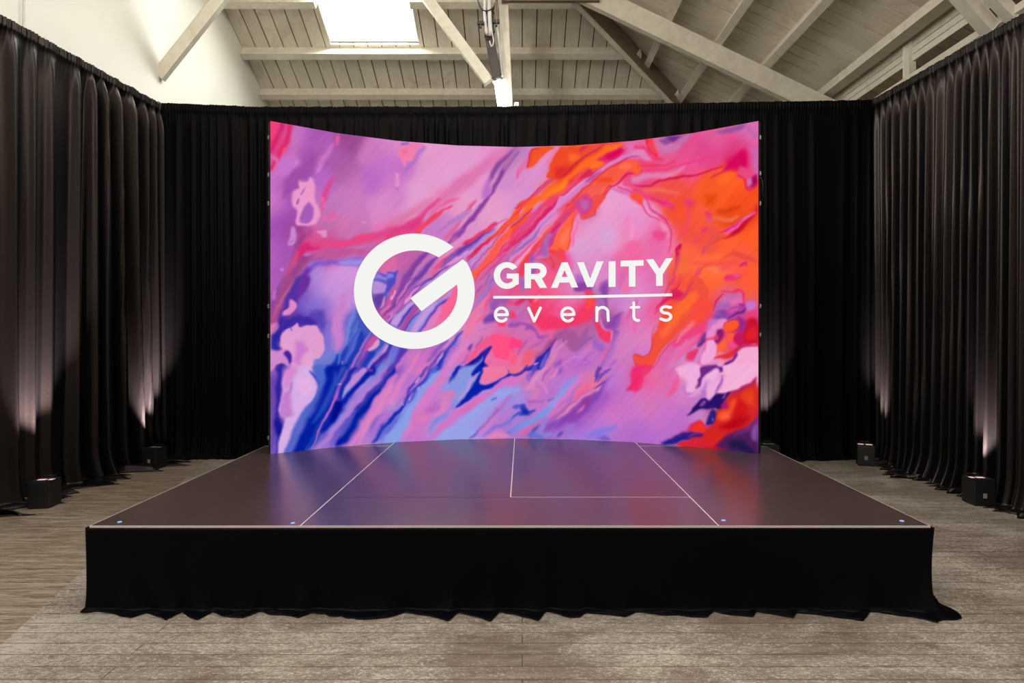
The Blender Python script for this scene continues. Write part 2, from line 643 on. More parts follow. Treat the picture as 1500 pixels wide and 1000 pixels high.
p e86ca0 3 110,90 130,92 138,96 128,104 112,104 108,96
p 3020a0 1.3 114,74 115,76 112,82 108,90 108,96 112,104 84,104 82,100 90,94 98,88 106,80 110,76
p 7080dc 1.6 98,94 104,88 106,86 104,92 98,100 92,104 86,104
t 001a90 1.5 2.5 104,84 94,92 86,96
p 0818a0 2 104,92 110,96 112,104 100,104 98,102
p 3838b8 2.5 82,58 74,64 68,74 58,88 48,102 56,102 64,86 74,72 80,62
t 5060d0 2 3 78,64 68,82 56,100
t 2830b0 2 4 70,78 58,92 50,104
p b8a0e0 1.2 62,83 60,88 56,91 54,94 54,90 57,86 60,82
t 8c58c0 2 4 66,68 56,78 42,92
t 6c38a8 2 3 62,80 52,90 42,102
t cc70c4 2.5 5 46,78 36,90 26,104
t e080b8 2 3 36,80 28,92 22,104
p 5838b0 3 10,76 20,80 14,88 4,102 -4,104 2,90
t 6c78d8 3 6 10,76 4,88 -2,98
t c870c4 2 4 22,80 12,94 6,104
t 3040b8 2 3 4,74 -2,80
t b470cc 3 5 80,66 70,82 62,96
t dc84c8 3 6 88,72 76,84 64,102
@ 750 410
b f04c84 4,12
b c870a8 8,22
b f05884 26,14
b ee6c9c 50,14
b d888c4 66,16
b f05088 46,26
b f44470 30,26
b f03c70 35,38
b f06098 62,26
b f03868 80,36
b c87cc4 110,16
b cc88cc 124,24
b d890d0 140,26
b d070b4 106,28
b e070b0 138,48
b d880c0 130,65
b dd80bc 120,80
b b46cc0 108,70
b 9c509c 108,46
b c070b8 12,38
b d070ac 10,58
b d06cb0 20,70
b e86098 40,50
b bc60a0 66,60
b b460a0 80,62
b bc6cac 95,62
b c870bc 65,80
b b868c8 75,92
b c470c0 90,85
b cc70b8 45,80
b d070b4 50,98
b e06c98 18,90
b e8709c 8,98
b cc74bc 122,92
b c478c4 142,84
p 8c44a0 2.5 72,8 80,2 86,10 80,12 70,13
p b878b8 3 92,8 100,12 104,20 94,24 92,14
p 8c48a4 3 104,6 108,0 107,16 102,18 100,12
p 9450a4 2.5 100,20 107,20 108,34 104,38 104,28
p a868b4 2.5 93,20 98,18 104,26 104,40 98,30
p f43c60 2 82,14 86,10 91,13 94,20 94,32 90,40 84,46 76,50 68,50 70,44 78,38 83,28
p ff5038 3 86,20 91,20 90,30 84,32
p f44060 3 20,20 30,22 30,30 26,40 20,36 18,26
p f23868 3 28,36 40,40 54,44 68,46 80,40 76,50 62,54 46,56 32,54 24,44
t f888a8 2 3 32,16 26,24
p dd2c60 2 8,22 20,20 22,26 14,24 4,28
l b870b8 2 2 14,26 18,24 20,34
p f04070 2 -2,36 3,36 4,42 -2,44
l c060b0 2.5 4 14,34 8,42 2,46
p a050b0 2 -2,48 12,48 20,49 26,54 28,58 32,62 40,62 36,66 28,65 26,60 20,57 15,56 16,52 8,51 -2,52
t bc60ac 2 4 40,62 30,72 18,78
p ff4080 2 -2,66 8,67 11,70 9,78 4,76 -2,82
t a058b0 1.8 2 16,66 12,74 6,84
p f46088 2 -2,78 4,84 4,94 -2,94
p f05c78 3 14,82 26,80 22,90 10,96
p 7830a4 1.8 50,62 48,70 46,76 42,78 40,74 44,68
t a8508c 3 5 48,62 42,70 36,80 28,86
p 3028a8 1.6 40,77 44,76 42,84 38,92 34,100 14,102 16,98 24,94 28,88 34,84
p 6c60d0 1.5 42,80 38,90 36,98 32,98 36,88
t c498e8 1 2 30,93 26,94 25,95
t 5050c8 1.5 2.5 28,96 22,100
t 8440a4 1.5 2 50,66 58,66 60,72
p a85898 3.5 48,60 60,56 72,60 76,70 70,80 64,76 60,68 50,66
t 9858a8 2 3 92,64 82,70 74,78 70,80
t a058a0 3 5 86,54 80,66 72,74
t d488b4 2 3 62,70 52,78 44,92 36,104
t d880c4 2 2.5 50,70 46,82 40,100
t d07cc4 2 3 98,70 86,76 74,88
t cc7cd8 1.5 2 88,78 78,88 68,88 56,96
t b45cc4 1.5 2 92,82 82,88 88,94 74,98
t 9454c4 3 5 56,88 48,98
p a060c0 3 92,68 104,74 100,80 92,76
p f03868 2 94,46 99,48 102,54 110,56 112,58 112,68 108,70 100,66 96,58
t ec90b8 1.5 1.8 99,36 100,46 104,54 112,57 112,70 108,78
p 9c50b0 2.5 104,48 112,48 120,40 126,36 122,46 116,54 120,60 114,72 114,58 106,54
t 8c44a8 3 5 122,40 112,50 106,52
t a45cbc 2 5 118,62 112,74 106,86 100,104
t e060a0 2 3 110,72 104,84 102,92
t b070c0 2 5 116,70 110,84 104,100
t b068cc 2 4 118,90 110,98
t d8509c 4 5 140,24 130,44
p e03058 1.5 138,84 146,86 146,104 142,98 138,92
p f84c3c 1.2 139,85 148,86 148,102 141,93
l ec60a0 3 3 140,48 138,56
p f070a4 3 126,6 138,4 132,14 126,14
@ 930 410
b e078b8 20,6
b d888c8 6,18
b e080bc 12,60
b e080c0 10,78
b e070b0 24,50
b ec5890 20,32
b f4504c 50,4
b ff6430 80,10
b ff5c30 120,6
b fc6434 55,32
b f85840 70,34
b f85044 90,28
b f04c70 95,22
b f04868 75,48
b ee4080 62,62
b e060a0 50,78
b e86cac 40,92
b e04c84 75,75
b e0306c 72,84
b f8683c 40,50
b c874b8 104,26
b 9c50a0 95,40
b c85c9c 112,20
b ff5c2c 130,20
b d870b0 130,30
b c83070 128,36
b c81838 130,60
b e080c8 92,60
b f0a8d8 84,82
b f098c8 125,88
b f4a4cc 120,98
b d8a0dc 64,98
b d060a8 38,98
b d03070 110,58
b e44c54 108,72
b e83848 118,76
b b840a0 122,50
p f0503c 1.5 38,-2 46,-2 62,-2 60,6 56,14 44,22 34,30 28,44 26,56 22,62 20,68 18,76 14,84 6,86 -1,85 0,90 4,98 8,104 14,104 20,96 26,86 34,76 44,66 52,56 62,44 76,30 84,12 70,-2
p fc6a30 4 56,18 70,14 66,28 52,40 42,50 38,46 44,34
p fc6838 4 42,44 48,48 36,62 30,66 30,56
t c83060 1 1.2 39,0 34,14 28,28 22,40
t d03858 1 1.2 24,52 20,64 20,72 16,82 8,86 0,84
p dc205c 2.5 46,10 56,16 54,22 48,22 38,24 30,30 26,36 30,24 38,16
t d83860 2 3 66,2 60,12 54,20 48,24
t c82858 1 1.2 50,4 44,12 38,10
t d83468 1 1.3 54,60 42,72 32,82 26,90 22,100
p f84c40 3 64,28 80,22 88,30 82,42 72,50 62,56 54,58 62,42
t f04070 3 4 96,24 88,40 78,54
p ec4480 4 62,56 78,46 80,56 72,66 60,72 50,76 44,74 52,64
t f07890 2.5 4 66,46 56,58 48,70
t dc78b8 3 7 60,68 48,84 34,104
t e868a8 3 7 72,62 58,76 44,92
t c88cc8 2.5 5 74,70 60,84 42,98
p e83468 3 60,82 70,80 72,88 62,92 56,90
p c86cb0 3 104,18 120,14 122,20 116,26 104,28 94,30 98,22
p e868b0 2 108,24 120,20 123,22 122,26 112,28
t e83060 1.5 2.5 98,13 110,13 122,13 123,24 124,28 118,28
t c02060 1.5 2 100,16 92,24 88,34
p b060b0 3 96,26 106,26 108,34 98,38 90,40 90,30
p 8c3c90 3 92,36 104,34 106,42 96,44 90,44
p b040a0 2.5 108,32 122,30 124,38 114,42 104,42 104,36
l e050a8 1.5 2.5 108,35 114,34
l d848a0 1.5 2.5 118,36 123,35
t 6c2080 1.5 2.5 128,30 122,36 112,40 104,44
t 8830a0 2 3 116,28 126,30 132,28
p c874c8 2.5 126,26 136,24 137,32 130,36 126,32
p e8407c 3 130,36 138,34 138,44 128,46 122,44
p c81430 3 124,46 138,44 138,74 124,74 116,72 122,58
p e02030 4 128,56 136,54 136,66 126,66
p a8288c 3 116,44 124,44 126,52 120,60 116,56 118,48
t 7c3088 1.5 2 118,42 122,50 120,56
p c870c0 3 86,44 96,38 98,44 90,54 84,58 80,62 82,52
p 8448a0 2.5 88,42 98,38 106,42 100,46 92,44
p ea8cc8 2 96,44 103,43 104,47 98,54 94,62 88,65 82,64 80,60 86,54 92,48
p fc5828 1.2 100,50 106,47 116,46 118,50 114,56 106,58 100,57
t c83050 1 1.3 99,52 102,48 112,45 118,47 118,53 112,58 102,59 99,56
p e84c6c 2 98,58 108,60 114,60 110,72 104,76 98,80 96,72
p ff6038 2 98,66 104,70 102,76 96,80 92,86 92,76
p f04888 2.5 106,70 114,66 118,72 112,78 106,76
p c8185c 2.5 112,62 120,60 124,70 118,76 112,70
p ff5c40 1.8 104,60 112,60 110,68 104,68
p e03040 2 102,82 112,78 118,80 110,86 100,88 90,90 90,88
p 8c1870 2.5 94,56 99,56 100,62 96,70 92,72 88,70 92,62
p 7c3890 2 79,58 81,62 80,68 76,72 71,76 70,73 74,66
t 602078 1.5 2 80,66 74,72 70,76
p e83c5c 2.5 82,65 90,64 94,63 93,67 86,67 82,67
p f0a4d8 1.8 82,68 88,67 91,72 92,80 90,88 84,94 78,96 74,92 76,84 80,78
t d488cc 2 5 78,72 74,82 70,90 64,96
p f0a8d8 2.5 56,98 64,94 72,96 78,100 78,106 52,106
p f4a8d0 2 116,80 124,76 137,74 138,106 96,106 104,98 112,90
p 6c2088 1.6 114,82 110,88 102,92 98,98 92,98 84,100 80,104 84,106 98,104 104,96 112,90 116,84
p c02860 2 116,76 128,73 138,73 136,75 122,77 114,82 110,82
t d888d0 2 3 96,90 88,98
@ 390 540
b b870c4 5,3
b 7c44a8 6,30
b 3020a0 14,10
b 2020a0 14,35
b 5840b0 6,55
b 4c44b0 6,78
b 201c98 13,65
b 3428a0 10,88
b d68cd0 26,12
b c078cc 20,40
b dcb0e4 44,20
b d4a4e0 36,35
b b878cc 24,50
b e0a8e0 30,58
b e0a0dc 22,78
b c884cc 15,90
b 5068d0 60,10
b 5870d0 48,50
b 5c74d4 34,72
b 4868cc 26,90
b 0c28a0 70,15
b 0c24a0 62,40
b 0020a0 52,60
b 0420a0 40,82
b 0030a8 55,70
b 1840b0 80,15
b 7838b0 80,35
b b884d4 98,18
b 0418a0 80,45
b 0818a0 78,58
b a888dc 95,46
b 7c60c8 78,74
b a070d0 60,72
b a078d0 68,88
b a880d0 52,92
b 5050c0 104,56
b 0820a4 108,50
b 0020a4 92,68
b cc78cc 120,45
b d480c8 100,84
b c078c8 112,70
b cc80cc 128,52
b a888d8 124,78
b 3040b8 130,65
b 7888e0 138,82
b d880c8 140,30
b a884d8 118,22
b 90a0e8 144,74
b 7850b8 140,6
t 3020a0 3 8 17,-4 14,14 14,34 12,52 16,66 14,84 10,100
t 7048a8 3 6 6,12 8,36 6,60 5,90
p 181490 3 10,58 16,60 18,66 16,74 10,72
t 8888d8 2 4 48,0 52,8 56,4
p d8ace4 2 38,-4 50,-2 52,6 57,18 57,26 50,36 42,46 37,58 32,68 28,80 20,96 12,98 14,80 20,66 22,56 16,50 14,44 18,28 18,14 24,4
p c47ccc 4 18,30 26,26 28,42 30,52 22,56 15,50
p d688d0 4 22,0 34,-2 30,14 22,24 18,16
t b078c8 2.5 4 30,16 26,28
p e4b0e4 4 36,12 50,12 52,24 40,30
t 4048b4 1.6 3 48,2 56,10 60,18
p 5068cc 3 52,-2 66,-2 64,16 58,32 48,48 38,66 30,84 24,98 20,98 30,70 40,50 54,34 59,20 56,8
p 0420a0 2.5 68,-2 88,-4 92,-2 84,12 80,24 72,38 64,54 56,70 48,88 42,96 28,98 38,78 48,58 60,38 66,18
t 2848b8 3 6 78,4 76,20 66,40 54,60
t 0838a8 3 6 66,56 56,76 48,92
p 3048b8 2.5 86,-2 90,0 84,10 82,20 78,18 80,8
t b068c4 1.3 2.6 98,-2 88,12 82,26 74,40 66,56 58,74 52,90
t 9858c4 2 3 92,4 84,18 76,34
t e0a0e0 1 1.8 82,18 86,18
p 1828a4 2 102,-2 96,8 90,20 86,32 82,36 82,28 86,16 94,2
p c088d4 1.8 108,-2 114,0 108,10 100,20 92,30 86,34 88,26 94,14 102,4
p 8cA0e4 2.5 92,22 96,24 90,33 86,34
p 0820a4 2 120,-4 124,2 116,10 106,20 96,32 90,40 84,46 78,56 70,68 62,73 63,66 68,58 74,48 82,38 92,28 104,14 112,4
p 000c88 2.5 78,38 86,40 84,48 76,58 72,60 74,50
l 90309c 1.5 3 115,0 119,1
p 7088e0 2.5 130,-4 122,6 112,18 102,30 92,42 82,54 74,66 70,72 78,68 88,54 100,40 112,26 124,12 136,-2
t b07cd4 3 8 134,0 118,18 104,34 92,50 76,70 58,90
t 7058c4 4 10 96,56 84,72 74,86
p 001c9c 2.5 146,-2 138,6 128,16 116,28 106,42 98,52 92,64 84,76 78,86 88,84 96,72 104,60 114,46 124,34 132,20 142,8 146,4
t 4838b0 3 5 140,4 128,18 114,32 104,48
t 5050c0 3 6 102,48 92,62 84,76
t d47cc8 3 10 146,8 134,28 120,48 108,68 94,86
t dd84bc 3 5 140,20 128,42 114,62 104,82
t b470d0 3 6 144,46 130,58 118,76
l e880c0 2 4 141,37 143,37
t 1828a8 2.5 4 146,50 134,64 126,76 120,82
t 6068d0 3 5 146,56 136,68 128,78
p 90a0e8 3 146,62 140,74 134,82 146,82
@ 570 540
b 7848b8 2,6
b d07ccc 12,14
b d880c4 6,28
b b070cc 20,20
b cc78cc 60,12
b d478c4 42,30
b d078c8 28,50
b d074c4 26,66
b c470c4 20,78
b 88a0e4 18,55
b 80a0e8 6,74
b 7890e0 14,46
b 8c9ce4 70,16
b a090e0 80,12
b 9898e0 65,25
b d074c4 62,38
b b070c8 50,44
b dc78bc 46,56
b b888dc 62,56
b 9498e0 55,62
b a880dc 75,44
b d074cc 92,40
b cc70c8 72,56
b 90a0e8 82,60
b 9c98e4 95,55
b a094e4 112,44
b 9098e8 125,34
b b078cc 135,22
b e080c0 120,6
b dc78c4 135,14
b 8898e4 130,28
b 94a0e8 72,70
b a898e4 95,70
b b880d4 112,62
b c070cc 125,60
b c080d8 138,48
b a070d0 136,66
b d878b8 120,74
b d078b8 140,72
b b870c8 140,58
b 8c80d4 138,56
t e080c8 3 5 22,0 10,20 2,34
t b470cc 3 5 34,6 22,24 8,44
t 4838b8 1.8 3 42,-2 34,10 24,22 18,34
t d07cc8 1 1.8 46,0 36,14 26,26
p d090dc 1 34,8 35,10 31,16 29,15
p 5060d0 2 48,-2 54,-2 46,10 38,20 30,30 22,40 20,36 30,24 40,12
t 2838b8 2 3 46,0 38,14 28,26
t 2c30b8 1.8 2.5 30,22 20,32 16,42 8,50 0,60
t 1828b0 2.2 4 18,40 10,48 2,56 -4,62
t 7088e0 3 8 44,18 30,36 18,52 6,70
l d890dc 1 1.6 22,34 23,32
l c084d4 1 1.6 14,38 16,40
l 90a8e8 1.2 2 35,22 34,24
t 6060cc 3 4 12,50 4,64 -2,72
t d47cc8 3.5 14 64,0 50,20 36,40 24,60 16,78
p 88a0e8 3 58,2 52,14 42,28 34,38 30,48 22,60 14,74 10,80 -2,82 -2,76 10,60 22,44 34,26 48,6 
t d47cc8 4 12 66,0 52,22 38,42 26,66
p d474c0 4 28,50 42,48 44,56 36,64 26,64
p d880b8 3 32,54 42,54 40,58 32,58
p 2030b0 2.2 84,-2 78,4 74,10 70,14 68,18 68,12 72,6 76,-2
p 0820a8 2 80,-2 76,4 72,8 71,6 74,0
p 8898e0 3 84,-2 96,-2 94,6 90,16 86,28 80,36 74,42 70,36 68,26 62,24 66,18 76,8
t b498dc 2 4 100,6 92,14 86,26 76,38
p d47cc0 4 60,26 72,24 76,30 64,36 56,34
t dc80bc 3 5 66,36 58,44 50,50
p c068c0 3 42,44 52,40 58,42 52,48 42,50
t e080c4 2.5 4 70,38 60,48 50,56
p 7c88dc 4 76,36 72,42 66,46 64,56 52,64 46,70 50,60 60,52
p 0820a8 1.6 100,-2 107,0 105,8 103,14 108,17 118,14 128,10 136,4 138,7 130,12 118,19 106,24 98,30 90,36 82,40 76,44 77,40 84,34 88,28 92,20 96,12 100,6 95,8 93,6 96,2
t a098dc 1.5 3 103,4 96,12 92,22
t 0020a8 3 5 96,16 90,30 82,38
p ee78a4 1.6 108,-2 134,-2 136,2 130,8 120,13 110,15 105,12 106,6
p f06c9c 1.6 137,-2 146,-2 146,6 140,5
t 4838b0 1.6 1.6 134,0 136,5 146,7
p d474c4 3 130,11 146,10 146,20 132,20 120,26 108,34 96,42 84,50 72,60 60,72 52,78 46,78 54,68 66,56 78,46 94,36 112,24
p d870b4 3 100,34 88,42 76,52 80,52 92,44 106,34
p 98a0e8 3 130,26 136,28 128,36 118,46 108,58 98,68 90,78 56,80 66,70 80,58 96,44 112,32
p 98a0e8 4 122,24 140,20 146,20 146,26 132,30 118,32
t a494e4 4 8 126,34 112,50 96,66
t b474c8 2.5 6 138,30 126,42 114,56 104,68
t 4848b8 2.5 3 124,46 114,58 102,70 92,78
t cc7ccc 2.5 5 124,48 112,62 100,74
l 5868cc 1.5 2 115,35 120,33
t 6870d8 3 3.5 146,48 136,58 128,64 118,66 106,76
t b878cc 3 5 140,40 130,54 120,62
t 6c70d8 2.5 3 146,64 138,70 132,74
p e084bc 3 114,74 126,72 136,76 112,78
t 3850c0 2 3 146,42 140,43
@ 750 540
b e080b8 5,4
b c070bc 10,14
b a88cdc 4,24
b 8c90e4 2,34
b cc78c0 20,20
b d080c4 35,10
b c06cc0 40,22
b b868c8 48,30
b c070cc 60,8
b b870cc 58,18
b 9898e0 60,24
b c074cc 28,40
b c070c4 36,46
b b484dc 45,40
b c070bc 14,58
b 8890e0 14,64
b 7488e0 5,68
b c468b8 16,72
b b070c8 38,62
b 8450b4 46,62
b d078b4 52,44
b d870b8 72,28
b e870a0 84,20
b d080b4 94,14
b b464b8 68,36
b 9040a4 80,42
b 8c44b0 72,54
b 9c50bc 62,60
b b46cc8 90,50
b 8844b8 94,32
b b060c0 106,25
b c070c8 118,14
b cc7cc8 122,8
b c86cc0 120,36
b cc70c8 110,50
b c870c8 96,58
b cc78c4 140,30
b cc74c4 135,50
b b474d0 90,68
b a07cdc 100,74
b a878dc 82,74
b b070c8 120,70
b b068c8 138,72
b c06cc8 130,62
b b070cc 56,72
b a080d8 64,74
b d07cc0 118,60
p ee708c 2 -2,-2 10,-2 9,3 5,5 -2,4
t 3828a0 2 3.5 16,-4 12,3 6,7 -2,6
p 5848c0 2 24,-2 28,0 24,6 20,12 19,8
p a060cc 2 18,4 22,2 22,10 20,14 17,10
t dc90c4 2 4 38,-2 28,10 20,20 16,24
p d884b8 2 16,20 24,18 24,24 15,24
t d484c4 2 3.5 30,12 36,18 40,26
t d47cb8 1.5 2 34,4 34,14 40,20
t 9c54b8 2 2.5 44,0 38,6 36,12
t 8c5cc8 3 4 56,-2 54,4 50,8
t dc88bc 2 3 52,0 48,8 44,10
p d47cb4 2 28,22 31,22 30,28 26,34 20,34 24,28
l b060b8 2.5 3 18,36 34,36
l 7038a8 1.5 1.5 42,36 48,33
p 9090e4 3.5 60,16 72,10 76,10 70,18 62,26 56,32 52,28 56,20
t 9098e4 3.5 7 60,24 48,38 38,48 28,56
t d878c4 2.5 5 80,6 70,20 60,32 48,44 40,52
t b070c8 2.5 4 76,22 64,34 52,46 44,56
p 2838b0 2.2 8,42 14,40 17,44 20,48 26,46 22,49 18,52 13,52 8,52 10,48
t 3048bc 2 3 26,46 16,50 8,49 0,55
t 5c58c8 2.5 3 2,43 10,42
p 0c28a8 2 12,46 18,48 17,51 12,50
t 7c90e0 4 8 44,44 30,54 16,62 2,70
t d868b0 3 4 28,60 18,68 8,74
t d068ac 3 6 32,58 20,68 12,76
t 4850c0 2.5 4 30,62 24,70 20,76
t 8c80dc 3 5 42,54 34,64 26,76
t 7888e0 3 4 30,73 48,74
t d474bc 2 3.5 62,38 50,48 40,56
t b060b4 3 5 72,36 60,46 48,56 40,62
p e874a0 3 92,10 100,10 101,15 94,20 84,24 76,30 68,36 70,30 78,20 86,14
t f06098 2.5 4 88,18 80,26 72,32
p d884b4 2 96,20 102,18 102,22 94,26 86,30 74,38 66,46 56,54 52,56 60,46 72,36 84,28
p 8844ac 3.5 94,26 98,28 94,38 86,48 76,56 64,60 54,62 56,56 66,48 78,38 88,32
p 943898 3 86,32 90,34 86,42 78,44 80,38
t d068b0 2 3 82,42 74,48
p 8448b4 4 50,60 60,58 56,64 44,68 36,68 42,62
t 7c44b8 2.5 4 104,18 100,28 94,38 86,48
p 7040a8 1.6 98,-2 104,2 106,4 100,8 96,11 92,14 93,8
t 5840b4 1.6 2.4 112,0 102,8 96,14
t d078c8 2 3 106,2 100,6
t 7838a8 1.6 2.6 110,12 102,17 94,21
t 8850bc 2 3 114,8 108,14 102,22
t a85cc0 3 8 108,20 102,34 92,46 80,58
t bc74cc 4 6 118,4 112,14 108,24
p e02868 2.5 146,-2 140,0 134,8 136,14 132,20 130,24 138,22 146,14
p ec3c7c 2.5 138,12 146,10 146,20 138,22
l 6070d0 3 5 20,74 32,76
t 5c48b8 2.5 4 58,70 52,76
t 9870d0 3 5 70,62 60,72
p 7850b8 2.5 100,76 106,75 110,78 104,79 96,78
t 8878dc 4 8 118,66 100,72 84,76
@ 930 540
b e86ca0 20,10
b f04080 4,12
b dc70b4 12,28
b d478b8 14,45
b c870c4 28,56
b c070c8 8,62
b b468c8 8,76
b e070b0 35,10
b e060a0 44,18
b d474bc 38,30
b cc70c4 40,48
b c070c8 42,64
b b870cc 34,76
b eca8d4 60,8
b d890d4 54,24
b cc78c0 60,34
b c070c8 55,52
b d490d0 80,52
b c478c8 70,56
b f4acd4 120,8
b f0a0c8 105,18
b e0a8dc 82,22
b 2c1464 90,38
b c02048 115,28
b f04c24 108,42
b e83c20 95,55
b d82420 125,35
b c01c18 120,60
b d42020 95,68
b c01820 90,80
b 901c48 106,70
b 582060 110,80
b 2c1c50 118,88
b 7c2870 130,66
b 8050a0 132,76
b 503080 130,90
b d02430 65,82
b b868c8 50,72
p f02c70 3 -2,-2 20,-4 18,2 10,6 6,14 4,22 -2,24
t e8406c 3 5 16,-2 8,6
t ec5890 3 6 48,8 44,22 36,30
p f0acda 3 50,-2 72,-2 74,8 68,18 68,24 60,27 56,24 58,14 50,8
t b070c0 2.5 2.5 54,18 56,26 62,29 68,26 72,22
p e0a0d8 2.5 70,18 76,10 82,6 84,12 76,20 72,26 66,30 60,32 68,24
t d474bc 3 4 52,34 64,34
p 6c2884 1.8 74,-2 90,-4 94,0 86,2 80,7 76,10 74,16 72,20 68,22 70,16 70,10 74,6
p f0b0dc 2 84,4 92,0 95,4 92,8 88,14 84,10 80,10
p eca8d8 2 88,10 94,10 96,14 94,20 90,28 86,34 82,36 79,34 80,26 84,18
t b878c8 2 3 82,14 78,24 76,34
t a060bc 1.6 3 98,8 96,18 93,26
t e8a8d8 2 3 100,2 104,8
p c070c8 3 74,24 80,26 78,34 76,36 70,38 68,42 74,32
p f4b0d6 2 100,-4 137,-4 137,12 128,16 118,20 108,24 100,26 94,27 97,20 99,12 103,8
p a82464 2.5 137,11 130,16 118,21 106,26 104,30 114,28 128,22 137,18
p 281066 2 94,27 100,27 106,25 105,30 102,34 100,40 97,46 88,46 80,46 74,47 68,50 62,52 58,53 64,47 70,40 73,35 78,34 82,37 86,34 90,29
l 8848a0 1.6 3 77,38 75,42
l 80409c 1.2 2 101,28 100,32
p b0186c 2 99,38 103,36 105,42 103,46 98,46 96,43
p d42424 3 137,18 137,50 132,60 122,68 112,70 104,74 98,80 92,88 76,87 56,86 48,85 56,82 68,80 74,78 78,70 80,68 84,66 88,60 90,52 96,49 104,46 106,40 104,32 112,28 126,22
p f05028 4 108,36 116,34 118,40 110,48 106,56 98,56 92,54 100,49 106,46
p fc5c38 4 96,52 104,50 106,56 98,56
p d01418 4 118,34 128,36 122,50 112,54 112,48
p b80818 5 110,56 128,52 122,64 108,68 96,66
p e84020 5 122,28 134,24 134,40 124,38
p 2c2080 2 84,50 90,48 92,54 89,60 84,63 80,64 80,60
l b070a8 1.5 1.5 90,46 91,48
l 7058a8 1 2 88,56 88,57
p f03028 1.6 62,66 68,62 73,59 77,63 78,68 76,71 72,73 66,70 60,69
t c81c50 1.4 1.5 74,59 78,65 81,67 88,63
t d02068 2 2.5 58,68 64,64 72,59
p 3c1878 2.5 62,70 70,73 76,74 74,78 62,79 54,80 46,83 40,85 30,83 36,80 46,75 54,71
t 182090 2.5 4 60,76 46,80 34,84
t 7c2c80 2 3 72,74 66,74 60,76
p d82038 2.5 48,85 56,82 70,80 80,82 84,88 60,88
p 4c1c58 3.5 92,88 98,80 108,74 120,70 130,68 137,72 137,98 110,92
p 201848 4 106,82 122,80 130,88 134,96 110,90
p 8450a4 3 131,70 137,64 137,80 133,78
t 702870 3 5 137,56 128,68 112,74
'''
import numpy as np
AX0, AY0, AW, AH = 388, 168, 732, 506      # frame of the picture the brush marks are written in

def hexc(h):
    return np.array([int(h[i:i + 2], 16) / 255.0 for i in (0, 2, 4)], dtype=np.float32)

def catmull(P, closed, n=4):
    P = np.asarray(P, dtype=np.float64)
    if len(P) < 3:
        return P
    if closed:
        Q = np.vstack([P[-1], P, P[0], P[1]])
    else:
        Q = np.vstack([2 * P[0] - P[1], P, 2 * P[-1] - P[-2]])
    out = []
    for i in range(1, len(Q) - 2):
        p0, p1, p2, p3 = Q[i - 1], Q[i], Q[i + 1], Q[i + 2]
        for k in range(n):
            t = k / n
            out.append(0.5 * ((2 * p1) + (-p0 + p2) * t + (2 * p0 - 5 * p1 + 4 * p2 - p3) * t * t + (-p0 + 3 * p1 - 3 * p2 + p3) * t ** 3))
    if not closed:
        out.append(Q[-2])
    return np.array(out)

def value_noise(x, y, seed):
    xi = np.floor(x).astype(np.int64); yi = np.floor(y).astype(np.int64)
    xf = x - xi; yf = y - yi
    def h(a, b):
        n = (a * 374761393 + b * 668265263 + seed * 974711) & 0xffffffff
        n = ((n ^ (n >> 13)) * 1274126177) & 0xffffffff
        return ((n ^ (n >> 16)) & 0xffff) / 65535.0
    u = xf * xf * (3 - 2 * xf); v = yf * yf * (3 - 2 * yf)
    return (h(xi, yi) * (1 - u) + h(xi + 1, yi) * u) * (1 - v) + (h(xi, yi + 1) * (1 - u) + h(xi + 1, yi + 1) * u) * v

